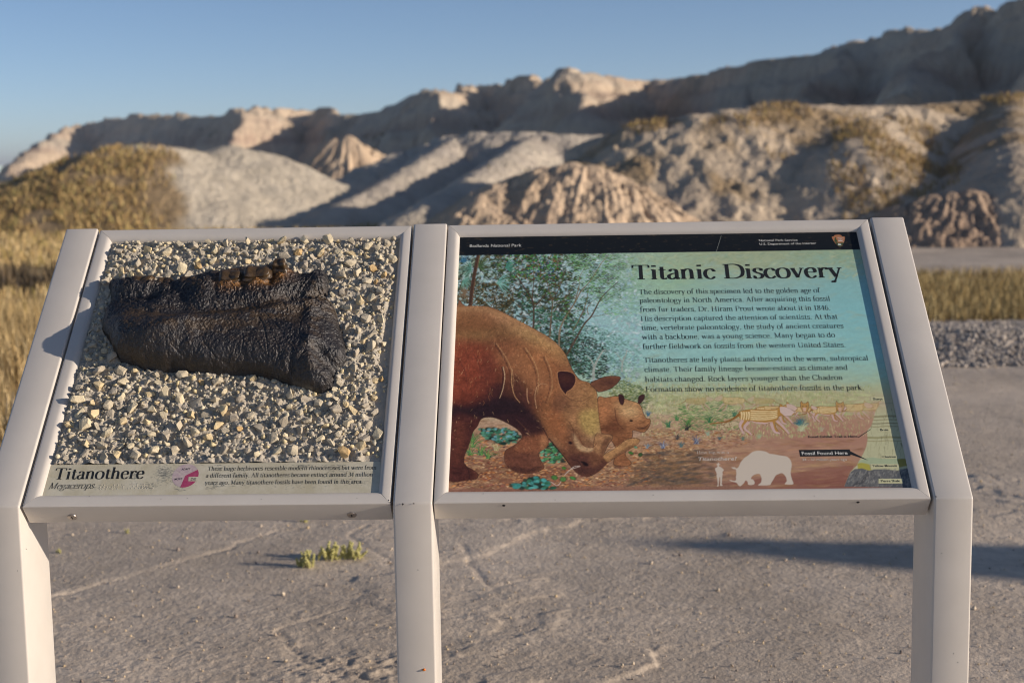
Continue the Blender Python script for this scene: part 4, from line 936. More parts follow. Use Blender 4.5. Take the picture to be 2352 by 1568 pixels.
# --- forest behind the animals
fadeR = lambda X, Y: np.clip(1.15-(X-pix((1330, 800))[0])/(pix((1480, 800))[0]-pix((1330, 800))[0]), 0, 1)
forest = [(1055,582),(1440,582),(1470,680),(1480,820),(1460,880),(1400,900),(1340,860),(1250,790),(1180,740),(1100,700),(1048,700)]
scat([(1055,582),(1290,582),(1340,860),(1250,790),(1180,740),(1100,700),(1048,700)], 2400, (4*s_, 9*s_), (2*s_, 4.5*s_), (0, 3.1), [(58,64,40),(44,54,44),(86,84,52),(96,76,48),(60,84,60),(38,46,40)], (.5, .9), fadeR)
scat(forest, 1500, (3*s_, 8*s_), (1.5*s_, 4*s_), (0, 3.1), [(180,208,212),(204,222,220),(160,198,206)], (.5, .9))
def trunks(al_):
    for (pts, w_, c) in [([(1120,700),(1118,640),(1112,582)], 8, (74,56,44)), ([(903,1080),(905,880),(880,800),(840,740),(760,620),(700,560)], 5, (84,60,48)), ([(905,900),(960,830),(1000,790),(1030,740)], 3, (84,60,48)), ([(890,820),(900,700),(905,560),(900,450)], 3, (90,68,52)), ([(880,980),(830,930),(760,870)], 2.5, (80,56,44)),
        ([(1055,1160),(1070,980),(1080,830),(1040,700),(1030,600)], 4.5, (116,96,76)), ([(1090,940),(1150,860),(1240,760),(1290,640)], 3, (110,92,74)), ([(1085,820),(1150,700),(1200,560),(1210,480)], 2.5, (110,92,74)),
        ([(1145,1260),(1150,1110),(1200,990),(1290,850),(1350,740),(1440,640),(1540,480),(1600,410)], 5, (150,132,108)), ([(1290,850),(1330,700),(1340,600),(1400,500)], 3, (140,122,98)),
        ([(1210,1345),(1290,1210),(1380,1050),(1450,970),(1530,820),(1600,740),(1700,650)], 6, (96,76,60)), ([(1440,980),(1520,970),(1600,950),(1680,940)], 2, (120,104,84)), ([(1275,1110),(1340,990),(1400,840),(1420,700)], 3.4, (128,110,88)), ([(1420,960),(1410,900),(1450,840),(1520,800)], 2.4, (128,108,86))]:
        P = curve([pix(p, z5) for p in pts] if pts[0][0] != 1120 else [pix((p[0]*1.0+0, p[1]), zD) if False else pix(p, zD) for p in [(1079,705),(1088,640),(1098,585)]])
        line(P, w_*s_, c, al_, .7 if pts[0][0] != 1120 else .2)
trunks(.9)
leafc = [(50,80,44),(34,58,42),(76,122,58),(30,44,38),(96,146,76),(110,90,54),(50,90,84),(84,66,40),(26,36,34)]
scat([(1120,582),(1440,582),(1440,680),(1350,700),(1330,760),(1200,700),(1140,640)], 3600, (2*s_, 4.6*s_), (.8*s_, 1.6*s_), (-.6, .9), leafc, (.7, 1), fadeR, nm=(26, -.02))
scat([(1300,582),(1470,582),(1480,720),(1400,730),(1330,650)], 1500, (2*s_, 5*s_), (.8*s_, 1.7*s_), (-.6, .9), [(120,184,100),(150,204,120),(110,170,120),(140,190,140),(90,140,90)], (.3, .75), lambda X, Y: np.clip(1.5-(X-pix((1330, 800))[0])/(pix((1480, 800))[0]-pix((1330, 800))[0])*1.1, .0, 1))
scat([(1190,690),(1300,720),(1400,760),(1470,790),(1470,870),(1380,870),(1330,860),(1260,800)], 2200, (2*s_, 5*s_), (1*s_, 2*s_), (-.6, .9), [(60,110,90),(80,140,110),(44,80,72),(100,160,130),(40,60,56)], (.4, .9), fadeR)
scat([(1265,770),(1330,760),(1390,790),(1400,850),(1360,880),(1310,850)], 700, (2*s_, 5*s_), (1*s_, 2*s_), (-.6, .9), [(40,52,40),(28,36,30),(62,70,44),(50,74,56)], (.6, .95))
scat([(1150,582),(1290,582),(1290,640),(1180,640)], 500, (2*s_, 4*s_), (1*s_, 1.8*s_), (0, 3.1), [(70,150,60),(90,170,80),(34,80,120),(150,90,50)], (.5, .9))
scat([(1060,640),(1180,660),(1180,730),(1100,700),(1050,690)], 900, (2*s_, 5*s_), (1*s_, 2*s_), (0, 3.1), [(62,60,36),(40,44,32),(96,88,50),(120,100,60)], (.6, .9))
for x, y, rad, cc, a0, a1 in ((320, 540, 130, [(90,150,130),(130,180,160),(50,96,80)], 2.0, 4.6), (390, 520, 150, [(50,92,60),(60,60,40),(110,140,90)], -1.6, .9), (640, 520, 120, [(90,160,140),(70,130,110)], -1.1, .8), (240, 640, 90, [(130,180,160),(90,150,130)], -.6, 1.9), (560, 660, 150, [(150,200,190),(100,170,150)], -.9, 1.0), (250, 470, 80, [(40,80,120),(80,140,160)], 3.2, 6.0), (250, 760, 80, [(150,130,100),(110,90,70)], -2.6, 2.6)):
    for i in range(26):
        a = a0+(a1-a0)*i/25+r2.normal(0, .05); L = rad*r2.uniform(.7, 1.05); p = [(x, y), (x+L*.5*math.cos(a), y+L*.5*math.sin(a)-6), (x+L*math.cos(a), y+L*math.sin(a)+8)]
        if min(q[0] for q in p) < 195: p = [(max(q[0], 196), q[1]) for q in p]
        line(curve([pix(q, z5) for q in p], 3), 2.3*s_, cc[i % len(cc)], .9, .7)
line(curve([pix(p, zD) for p in [(1079,712),(1088,640),(1099,584)]]), 10*s_, (92,66,50), 1, .15); line(curve([pix(p, zD) for p in [(1082,712),(1091,640),(1102,584)]]), 3*s_, (140,108,82), .7, .15)
trunks(.6)
scat([(1130,582),(1440,582),(1440,680),(1350,760),(1200,690),(1140,640)], 900, (2*s_, 4.6*s_), (.8*s_, 1.6*s_), (-.6, .9), leafc, (.6, .95), fadeR, nm=(26, .05))
# pale trunks in the mist, meadow
for pts, w_ in (([(1510,270),(1515,160),(1560,60),(1600,0)], 7), ([(1515,150),(1490,90),(1440,40)], 4), ([(1765,190),(1770,110),(1800,40),(1810,0)], 4), ([(1765,110),(1740,60),(1700,20)], 2.5), ([(2080,520),(2080,420),(2090,330)], 2)):
    line(curve([pix(p, z7) for p in pts]), w_*s_, (176,184,172), .8, .5)
mead = [(1400,860),(1500,880),(2030,885),(2010,960),(1990,1000),(1700,1010),(1470,1000),(1400,930)]
scat([(1500,905),(1700,900),(2000,905),(1990,950),(1700,960),(1500,950)], 900, (6*s_, 16*s_), (2*s_, 5*s_), (-.3, .3), [(192,196,146),(200,202,156),(176,186,130)], (.25, .5))
scat(mead, 3600, (2*s_, 6*s_), (.7*s_, 1.3*s_), (1.2, 1.95), [(196,200,140),(170,186,120),(214,208,160),(150,160,96),(190,170,120)], (.3, .75), lambda X, Y: np.clip(1.1-(X-pix((1800, 900))[0])/500, .15, 1))
scat([(1400,862),(1470,885),(1500,915),(1480,940),(1400,905)], 500, (2*s_, 5*s_), (1*s_, 2*s_), (-.6, .9), [(110,130,70),(80,110,60),(140,150,90),(96,120,96)], (.4, .9))
scat([(1560,930),(1680,920),(1700,985),(1560,990)], 500, (3*s_, 7*s_), (.7*s_, 1.2*s_), (-.6, .6), [(90,140,80),(60,110,70),(120,160,90)], (.5, .9))
# ground litter
scat([(1045,960),(1490,960),(1560,1010),(1980,1010),(1960,1115),(1032,1122)], 1000, (8*s_, 26*s_), (2*s_, 5*s_), (-.2, .2), [(170,130,92),(196,160,116),(140,98,70),(184,142,112)], (.15, .5))
scat([(1040,1000),(1420,1000),(1520,1040),(1500,1115),(1033,1122)], 2400, (2*s_, 5.5*s_), (.9*s_, 2*s_), (-.5, .5), [(190,122,72),(120,62,44),(222,170,116),(84,48,42),(206,130,66),(156,88,74),(232,196,150),(214,160,110)], (.4, .9))
scat([(1480,985),(1700,990),(1730,1020),(1500,1060)], 900, (2*s_, 5*s_), (.9*s_, 1.8*s_), (-.5, .5), [(190,140,90),(150,96,60),(214,186,140),(120,90,70)], (.3, .8))
scat([(1480,1040),(1650,1030),(1640,1112),(1440,1114)], 500, (6*s_, 14*s_), (1.5*s_, 4*s_), (-.4, .2), [(96,84,70),(150,116,80),(120,96,76),(80,80,78)], (.25, .6))
scat([(1600,1010),(1960,1010),(1950,1110),(1620,1112)], 600, (6*s_, 18*s_), (1*s_, 3*s_), (-.2, .2), [(186,140,116),(164,118,98),(196,156,128)], (.1, .3))
fill(pixs([(1640,1112),(1700,1105),(1800,1090),(1900,1072),(1960,1068),(1960,1112)]), (140,86,76), .55, 3)
def tuft(x, y, h_, n_, cols, conv, sp_=.9, w_=1.1):
    for i in range(n_):
        a = -1.571+r2.uniform(-sp_, sp_); L = h_*r2.uniform(.5, 1); p = [(x+r2.normal(0, h_*.12), y), (x+L*.5*math.cos(a), y+L*.6*math.sin(a)), (x+L*math.cos(a)*1.1, y+L*math.sin(a)*.85)]
        line(curve([pix(q, conv) for q in p], 3), w_*s_, cols[i % len(cols)], .85, .6)
for x, y, h_, cc in ((2130, 880, 90, [(120,130,160),(90,104,130),(170,180,190)]), (1990, 880, 60, [(120,140,150),(160,170,170)]), (2180, 690, 90, [(80,140,80),(60,110,90)]), (2000, 590, 70, [(90,130,150),(70,110,120)]), (640, 900, 110, [(210,200,150),(180,170,110)])): tuft(x, y, h_, 26, cc, z7)
for x, y, h_, cc in ((120, 420, 110, [(70,120,60),(100,150,80)]), (330, 400, 110, [(80,140,70),(60,110,80)]), (20, 380, 90, [(80,140,80)]), (560, 340, 80, [(60,110,90),(90,140,100)]), (200, 600, 110, [(100,110,140),(150,160,170),(80,90,110)]), (60, 630, 70, [(90,120,120)]), (420, 560, 50, [(90,110,110)]), (640, 565, 50, [(110,130,110)]), (790, 545, 60, [(170,180,140)]), (310, 520, 60, [(160,180,150)]), (20, 560, 80, [(60,60,60),(110,100,90)]), (1180, 420, 110, [(40,100,110),(60,130,130),(30,80,90)]), (1190, 470, 120, [(190,200,160),(170,180,140)]), (1380, 480, 60, [(180,170,140)]), (110, 470, 90, [(50,50,48)])): tuft(x, y, h_, 26, cc, zB)
# ferns and ivy left
for x, y in ((420, 830), (400, 900), (500, 900), (430, 780), (560, 930)): tuft(x, y+40, 130, 16, [(90,140,70),(130,170,90),(60,110,80)], z7, 1.3, 1.8)
def leafs(poly, n, cols, conv=z7, L=(3, 6), W_=(2, 4)):
    scat(poly, n, (L[0]*s_*1.25, L[1]*s_*1.25), (W_[0]*s_*1.25, W_[1]*s_*1.25), (-.5, .5), [(30,60,50)], (.8, .9), None, conv)
    scat(poly, n, (L[0]*s_, L[1]*s_), (W_[0]*s_, W_[1]*s_), (-.5, .5), cols, (.85, 1), None, conv)
leafs([(450,700),(740,700),(850,760),(830,830),(700,840),(560,800)], 90, [(110,170,170),(70,130,100),(90,150,120)])
leafs([(1040,880),(1130,830),(1200,860),(1270,960),(1240,1010),(1090,1010),(1020,980)], 60, [(90,150,90),(110,180,140),(60,120,80)])
leafs([(740,1220),(860,1170),(1000,1130),(1100,1180),(1160,1240),(900,1245)], 34, [(90,170,160),(70,150,140),(60,120,90)], L=(4, 8), W_=(3, 5))
# --- animals
def animal(pts, base, conv, shades, hatch=400, hcols=None, edge=(70,44,34), aE=.8, ang=(-.6, .6), Lh=(3, 9), smooth=True):
    P = np.array(catmull([np.array(pix(p, conv)) for p in pts], True, 4)) if smooth else pixs(pts, conv); keep = img.copy(); 
    win = fill(P, base, 1.0)
    x0, x1, y0, y1, m = win; full = np.zeros((QH, QW)); full[y0:y1, x0:x1] = m
    if win and hatch > 300:
        tx = 1+.30*fbm(XX[y0:y1, x0:x1]/26, YY[y0:y1, x0:x1]/20, 4, 91)+.22*fbm(XX[y0:y1, x0:x1]/7, YY[y0:y1, x0:x1]/5, 3, 92)
        img[y0:y1, x0:x1] *= tx[..., None]
    for q in shades: soft_blob(q[0], q[1], q[2], q[3], q[4], conv, q[5] if len(q) > 5 else 0)
    if hatch:
        X = r2.uniform(x0, x1, hatch*2); Y = r2.uniform(y0, y1, hatch*2); k = full[Y.astype(int).clip(0, QH-1), X.astype(int).clip(0, QW-1)] > .5; X, Y = X[k], Y[k]
        base_c = img[Y.astype(int), X.astype(int)]; C = base_c*r2.uniform(.5, 1.6, (len(X), 1)); dabs(X, Y, r2.uniform(Lh[0]*s_, Lh[1]*s_, len(X)), r2.uniform(.5*s_, 1.3*s_, len(X)), r2.uniform(*ang, len(X)), C, r2.uniform(.35, .8, len(X)))
    img[:] = keep*(1-full[..., None])+img*full[..., None]
    line(np.vstack([P, P[:1]]), 1.5*s_, edge, aE)
    return full
zq = lambda p: p
def c57(x, y):    # z5 -> z7 coordinates
    X, Y = z5(x, y); return ((X*1.741497-1700)*2.24, (Y*1.741497-1400)*2.24)
calf = [(1545,440),(1620,425),(1700,412),(1760,420),(1800,440),(1850,455),(1910,475),(1940,510),(1955,560),(1985,610),(2015,615),(2020,650),(2000,700),(1960,735),(1900,725),(1860,720),(1860,760),(1840,830),(1800,900),(1800,950),(1845,1000),(1835,1030),(1770,1040),(1700,1030),(1690,990),(1720,920),(1700,860),(1660,800),(1600,800),(1560,760)]
animal(calf, (168,116,76), z7, [((1620, 560), 26, 40, (196,130,84), .6), ((1650, 700), 40, 16, (92,52,36), .8), ((1830, 540), 26, 22, (222,182,128), .9), ((1800, 480), 24, 12, (206,160,110), .7), ((1700, 640), 14, 26, (110,66,44), .8), ((1960, 700), 20, 6, (96,64,46), .7), ((1780, 850), 30, 40, (128,78,50), .7), ((1800, 1000), 30, 12, (140,90,60), .6)], 500)
for e in ([(1735,400),(1775,405),(1785,450),(1770,490),(1745,470)], [(1910,470),(1920,410),(1965,400),(1960,440),(1930,475)]): animal(e, (70,44,42), z7, [], 20)
line(curve([pix(q, z7) for q in [(1885,690),(1935,702),(1985,680),(2012,650)]]), 1.6*s_, (70,44,36), .9, .2); line(curve([pix(q, z7) for q in [(1700,520),(1720,640),(1780,710)]]), 2*s_, (96,58,42), .8, .3)
dabs([pix((1848, 632), z7)[0]], [pix((1848, 632), z7)[1]], [4.5*s_], [3.2*s_], [0], [lin((30,20,20))], [1])
adult = [c57(187, 885), c57(260, 878), c57(430, 880), c57(540, 905), c57(650, 955), c57(760, 1015), c57(850, 1060), c57(950, 1115), c57(1060, 1180), c57(1150, 1260), c57(1210, 1340),
 (1290,110),(1330,190),(1365,240),(1400,270),(1470,290),(1510,330),(1540,380),(1550,500),(1560,620),(1580,740),(1600,748),(1670,760),(1677,795),(1640,845),(1605,930),(1700,880),(1800,805),(1870,785),(1925,800),(1900,845),(1800,905),(1700,965),(1640,1005),(1600,1045),(1540,1095),(1470,1130),(1400,1120),(1340,1080),(1290,1020),(1240,950),(1180,870),(1110,790),(1108,820),(1090,870),(1020,920),(1030,970),(1062,1030),(1060,1062),(960,1100),(850,1097),(780,1070),(730,1030),(710,950),(730,890),(800,850),(870,780),(840,720),(750,660),(640,610),(560,600),(500,620),(470,680),(430,730),(410,800),(380,880),(350,960),(360,1030),(430,1070),(475,1110),(460,1150),(380,1162),(215,1162),(225,900),(245,500)]
AM = animal(adult, (126,78,54), z7, [
 (c57(330, 960), 90, 30, (196,146,96), .7), (c57(620, 1010), 100, 22, (206,150,104), .7, .5), (c57(400, 1140), 70, 30, (206,176,104), .5), (c57(1000, 1230), 90, 26, (214,176,110), .7, .7), (c57(300, 1080), 70, 40, (120,70,44), .5), (c57(560, 1200), 40, 90, (112,62,40), .5, -.5), (c57(900, 1330), 90, 50, (190,130,80), .6),
 ((400, 250), 110, 80, (140,64,42), .8), ((330, 430), 120, 50, (96,44,36), .85), ((560, 450), 90, 34, (74,38,34), .9), ((800, 420), 66, 80, (66,38,36), .85), ((700, 545), 120, 30, (50,32,34), .95), ((330, 560), 120, 24, (44,32,36), .9), ((300, 800), 66, 150, (80,40,34), .9), ((330, 1120), 60, 30, (74,40,34), .8), ((980, 560), 40, 80, (100,56,42), .6), ((420, 1110), 40, 14, (120,70,48), .6), ((840, 680), 80, 60, (54,34,34), .85), ((980, 780), 40, 40, (130,78,50), .7), ((880, 980), 60, 34, (120,74,50), .8), ((1000, 1000), 14, 30, (160,108,74), .6),
 ((1000, 200), 60, 60, (196,128,72), .6), ((1100, 380), 30, 60, (176,110,64), .5), ((930, 450), 20, 70, (110,60,44), .6), ((1400, 420), 60, 60, (196,136,84), .7), ((1200, 640), 50, 60, (190,128,72), .6), ((1450, 600), 40, 80, (206,168,96), .75, .2), ((1320, 560), 24, 60, (140,92,70), .5), ((1500, 730), 20, 30, (226,186,140), .6), ((1420, 800), 60, 26, (206,160,112), .8), ((1480, 840), 30, 8, (96,60,44), .7), ((1640, 800), 16, 24, (206,164,110), .7), ((1800, 850), 50, 16, (206,160,100), .7, -.4), ((1430, 980), 60, 40, (124,76,54), .8), ((1450, 1080), 50, 16, (92,58,46), .8), ((1280, 860), 26, 60, (110,66,46), .6), ((1600, 980), 30, 20, (120,76,52), .7)], 5200, ang=(.5, 2.4), Lh=(2.5, 8))
def blur(m, r):
    for ax in (0, 1):
        for _ in range(2):
            c = np.cumsum(np.pad(m, [(r+1, r) if q == ax else (0, 0) for q in (0, 1)], mode='edge'), ax)
            m = (np.take(c, range(2*r+1, c.shape[ax]), ax)-np.take(c, range(0, c.shape[ax]-2*r-1), ax))/(2*r+1)
    return m
def patch(full, pts, color, a, r, conv=z7):
    P = np.array(catmull([np.array(pix(p, conv)) for p in pts], True, 4)); x0, x1 = max(0, int(P[:, 0].min())-3*r), min(QW, int(P[:, 0].max())+3*r); y0, y1 = max(0, int(P[:, 1].min())-3*r), min(QH, int(P[:, 1].max())+3*r)
    if x1-x0 < 4 or y1-y0 < 4: return
    xx, yy = np.meshgrid(np.arange(x0, x1)+.5, np.arange(y0, y1)+.5); ins = np.zeros(xx.shape, bool)
    for i in range(len(P)):
        ax, ay = P[i]; bx, by = P[(i+1) % len(P)]
        if ay != by: c = (ay > yy) != (by > yy); ins ^= c & (xx < (bx-ax)*(yy-ay)/(by-ay)+ax)
    m = (blur(ins.astype(float), r)*full[y0:y1, x0:x1]*a)[..., None]; tx = (1+.25*fbm(xx/11, yy/9, 3, 5)+.2*fbm(xx/4, yy/4, 2, 6))[..., None]
    img[y0:y1, x0:x1] = img[y0:y1, x0:x1]*(1-m)+lin(color)*tx*m
for pts, c, a, r in (
 ([(240,-60),(560,-40),(610,300),(420,440),(240,430)], (150,72,46), .75, 22), ([c57(200,930), c57(420,930), c57(520,1060), c57(330,1130), c57(190,1080)], (150,100,60), .6, 16), ([c57(187,890), c57(430,885), c57(640,955), c57(850,1062), c57(1060,1185), c57(1170,1290), c57(1080,1240), c57(880,1120), c57(640,1010), c57(420,930), c57(190,930)], (190,142,94), .65, 6),
 ([(560,20),(620,150),(610,330),(560,430),(500,330),(510,120)], (108,56,42), .6, 14), ([(640,40),(900,60),(1100,180),(1150,320),(1040,400),(900,330),(760,180)], (166,112,72), .6, 16), ([(770,200),(860,260),(930,420),(960,540),(860,500),(790,380)], (84,48,40), .75, 12), ([(590,330),(700,300),(690,430),(620,500),(560,470)], (70,38,36), .85, 10),
 ([(245,500),(400,510),(560,460),(660,420),(780,430),(880,480),(980,570),(1050,660),(1060,720),(900,650),(760,570),(640,600),(500,610),(400,620),(245,620)], (46,30,34), .92, 9), ([(235,600),(480,610),(465,680),(420,760),(400,850),(360,960),(360,1030),(430,1080),(440,1150),(220,1160)], (84,44,38), .85, 8), ([(270,660),(350,660),(340,850),(310,1010),(260,1010)], (122,66,46), .6, 12),
 ([(640,610),(860,570),(1000,650),(1080,740),(1040,780),(900,790),(860,740),(760,660)], (58,34,36), .9, 8), ([(880,790),(1080,750),(1105,800),(1060,880),(980,920),(860,940),(790,900)], (150,92,60), .8, 8), ([(740,930),(1000,930),(1050,1040),(860,1080),(740,1010)], (116,70,52), .8, 8), ([(740,1030),(900,1060),(1050,1050),(960,1098),(850,1098),(770,1070)], (72,44,38), .8, 5), ([(1040,770),(1090,780),(1090,840),(1040,890)], (190,130,84), .8, 4),
 ([(1180,450),(1400,300),(1510,350),(1545,600),(1575,720),(1450,800),(1350,780),(1250,620)], (170,122,78), .75, 12), ([(1390,560),(1540,540),(1565,700),(1500,770),(1410,700)], (196,166,92), .75, 8), ([(1080,560),(1200,540),(1280,700),(1290,860),(1200,820),(1110,720)], (168,104,62), .75, 10), ([(1170,400),(1270,420),(1300,500),(1200,560),(1130,520)], (112,68,50), .6, 9), ([(1290,700),(1380,720),(1420,830),(1340,900),(1270,860)], (120,76,52), .7, 8),
 ([(1330,740),(1400,845),(1500,868),(1550,800),(1560,840),(1490,905),(1400,900),(1345,840)], (212,172,124), .85, 3), ([(1360,740),(1420,760),(1500,850),(1420,835)], (150,106,70), .7, 4), ([(1290,940),(1400,930),(1640,1005),(1540,1098),(1400,1122),(1310,1040)], (92,56,46), .85, 7), ([(1480,930),(1600,940),(1560,1030),(1490,1040)], (140,92,62), .7, 6), ([(1400,1000),(1440,1005),(1465,1030),(1430,1035)], (30,20,24), .95, 2),
 ([(1505,870),(1525,765),(1560,745),(1668,758),(1678,792),(1640,850),(1600,930),(1540,925)], (184,134,88), .95, 2), ([(1600,800),(1670,790),(1640,850),(1600,930),(1570,920)], (110,70,50), .8, 4), ([(1600,940),(1660,880),(1740,830),(1800,802),(1870,786),(1926,800),(1905,845),(1800,905),(1700,965),(1650,1000),(1610,975)], (196,146,92), .95, 2), ([(1640,1000),(1700,940),(1800,880),(1900,830),(1890,850),(1800,908),(1700,968)], (112,72,50), .85, 4)):
    patch(AM, pts, c, a, r)
line(curve([pix(p, z7) for p in [(1505,870),(1525,765),(1560,745),(1668,758),(1678,792),(1640,850),(1605,925)]]), 1.3*s_, (70,44,36), .8, 0); line(curve([pix(p, z7) for p in [(1600,940),(1660,880),(1740,830),(1800,802),(1870,786),(1926,800)]]), 1.2*s_, (70,44,36), .7, 0)
img[:] = img*(1-.04*AM[..., None]); gr_ = img.mean(-1, keepdims=True); img[:] = img+(gr_-img)*(.05*AM[..., None])
for pts, w_, c, a in (([(620,-60),(700,60),(760,200),(770,330)], 5, (70,42,36), .45), ([(880,-20),(960,110),(1000,260),(985,400)], 4, (84,50,40), .45), ([(1060,60),(1110,190),(1120,330),(1080,470)], 4, (84,50,40), .5), ([(640,-60),(722,60),(784,200),(792,330)], 3, (206,160,112), .45), ([(902,-20),(982,110),(1020,260),(1004,400)], 2.6, (210,166,116), .5), ([(1078,60),(1130,190),(1138,330),(1098,470)], 2.6, (206,160,112), .5), ([(300,80),(360,200),(380,330)], 3, (96,50,40), .5), ([(440,40),(500,180),(500,330)], 3, (96,50,40), .5), ([(1240,400),(1330,450),(1420,450),(1500,400)], 2.2, (100,64,48), .6), ([(1200,520),(1300,560),(1400,540)], 2, (110,72,50), .5), ([(1290,640),(1330,720),(1330,800)], 2.4, (96,60,44), .6), ([(820,620),(900,700),(960,760)], 2.4, (110,72,54), .5), ([(800,900),(880,930),(980,920)], 2, (84,50,40), .6)):
    line(curve([pix(p, z7) for p in pts]), w_*s_, c, a, .5)
X_ = r2.uniform(0, QW*.6, 9000); Y_ = r2.uniform(QH*.25, QH, 9000); k_m = AM[Y_.astype(int).clip(0, QH-1), X_.astype(int)] > .8; X_, Y_ = X_[k_m], Y_[k_m]
bc = img[Y_.astype(int), X_.astype(int)]; gain = np.where(fbm(X_/40, Y_/30, 3, 17) > 0, r2.uniform(1.2, 1.9, len(X_)), r2.uniform(.45, .8, len(X_)))[:, None]
dabs(X_, Y_, r2.uniform(3*s_, 7*s_, len(X_)), r2.uniform(.7*s_, 1.6*s_, len(X_)), 1.2+.5*np.sin(X_/90)+r2.normal(0, .3, len(X_)), np.clip(bc*gain, 0, .8), r2.uniform(.12, .34, len(X_)))
for i in range(420):   # light and dark hide strokes following the body
    x, y = r2.uniform(240, 1560), r2.uniform(-200, 900); px_, py_ = pix((x, y), z7)
    if 0 <= px_ < QW and 0 <= py_ < QH and AM[int(py_), int(px_)] > .9:
        a_ = 1.1+.9*math.sin(x*.004)+r2.normal(0, .25); L = r2.uniform(8, 34); line(curve([pix(q, z7) for q in [(x, y), (x+L*math.cos(a_)*.5+2, y+L*math.sin(a_)*.5), (x+L*math.cos(a_), y+L*math.sin(a_))]], 3), r2.uniform(.8, 1.5)*s_, (216,172,124) if i % 2 else (64,38,34), r2.uniform(.25, .6), .5)
for pts, w_, c, a in (([(700,150),(715,230),(700,340),(670,430)], 2.2, (214,180,140), .8), ([(780,180),(775,280),(800,400),(850,470)], 2, (206,160,110), .8), ([(690,150),(700,230),(685,340),(655,430)], 3, (60,36,34), .8), ([(915,340),(915,420),(930,480)], 2, (210,160,120), .8), ([(1000,330),(985,420),(1000,520)], 2, (214,168,124), .8), ([(1010,320),(1050,300),(1100,310)], 1.6, (214,168,124), .7),
    ([(1210,440),(1300,500),(1400,490),(1480,430)], 1.2, (110,70,50), .8), ([(1230,470),(1320,520),(1420,500)], 1, (110,70,50), .7), ([(1290,410),(1400,400),(1500,430)], 1, (110,70,50), .7), ([(1380,770),(1420,850),(1500,870),(1540,830)], 2.4, (120,74,50), .8), ([(1110,790),(1180,880),(1250,960),(1300,1030)], 2.6, (50,30,30), .9), ([(1060,700),(1100,780)], 2.6, (60,36,34), .9),
    ([(1320,980),(1380,1000),(1410,1080),(1440,1110)], 1.6, (60,36,34), .9), ([(1400,1000),(1440,1010),(1460,1030)], 4, (40,26,26), .9), ([(1300,960),(1350,980),(1420,970)], 1.2, (70,44,36), .8), ([(560,600),(640,520),(760,530),(870,560),(960,640),(1060,700)], 2.4, (54,34,34), .8), ([(245,545),(400,530),(520,480),(600,470)], 2, (60,38,36), .8), ([(780,1060),(840,1040),(880,1095)], 1.4, (60,36,34), .8), ([(940,1080),(980,1050),(1050,1045)], 1.2, (60,36,34), .8), ([(260,1100),(300,1100),(390,1110)], 1.6, (56,34,34), .8), ([(360,1020),(390,1080),(400,1150)], 2, (50,30,30), .8)):
    line(curve([pix(p, z7) for p in pts]), w_*s_, c, a, .3)
for i in range(80):   # hide wrinkles
    x, y = r2.uniform(250, 680), r2.uniform(-150, 470); p = [(x, y), (x+r2.uniform(-12, 12), y+22), (x+r2.uniform(-16, 16), y+46)]; line(curve([pix(q, z7) for q in p], 3), 1.0*s_, (84,44,36) if i % 3 else (196,130,86), .5, .5)
for i in range(40):
    x, y = r2.uniform(240, 420), r2.uniform(620, 1000); p = [(x, y), (x+40, y+r2.uniform(-8, 8)), (x+80, y+r2.uniform(-10, 10))]
    if x+80 < 420: line(curve([pix(q, z7) for q in p], 3), .9*s_, (50,30,28) if i % 2 else (130,80,56), .5, .5)
animal([(1190,195),(1280,190),(1340,220),(1350,280),(1320,340),(1270,375),(1265,400),(1220,350),(1195,280)], (60,34,34), z7, [((1260, 260), 16, 14, (92,54,44), .8)], 60, edge=(196,140,96))
animal([(1480,300),(1550,260),(1640,232),(1750,240),(1720,300),(1650,350),(1560,375),(1530,350)], (128,84,60), z7, [((1650, 290), 26, 14, (88,56,46), .8)], 80, edge=(60,40,36))
dabs([pix((1303, 830), z7)[0]]*2, [pix((1303, 830), z7)[1]]*2, [6.5*s_, 3.6*s_], [5*s_, 3*s_], [.6, .6], [lin((90,56,44)), lin((24,16,18))], [1, 1])
for p in ([(1250,1120),(1300,1070),(1390,1040)], [(1270,1100),(1330,1045),(1385,1035)], [(1130,1180),(1190,1210),(1240,1140)]): line(curve([pix(q, z7) for q in p]), 1.8*s_, (206,186,170), .9)
for x, y, l, w_, c in ((1245, 1055, 11, 8, (90,140,60)), (1160, 1140, 15, 13, (90,140,70)), (1238, 1155, 14, 15, (100,150,80)), (1325, 1145, 16, 9, (80,140,70)), (1065, 1165, 15, 12, (90,180,170)), (890, 1190, 11, 8, (80,160,150)), (960, 1185, 9, 8, (80,160,150)), (1930, 935, 10, 12, (60,90,50)), (1845, 920, 13, 8, (80,130,60)), (1888, 868, 9, 6, (120,170,130))):
    X, Y = pix((x, y), z7); k = .46*1.0
    dabs([X, X], [Y, Y], [l*k*s_*1.15, l*k*s_], [w_*k*s_*1.15, w_*k*s_], [.5, .5], [lin((30,50,34)), lin(c)], [1, 1])
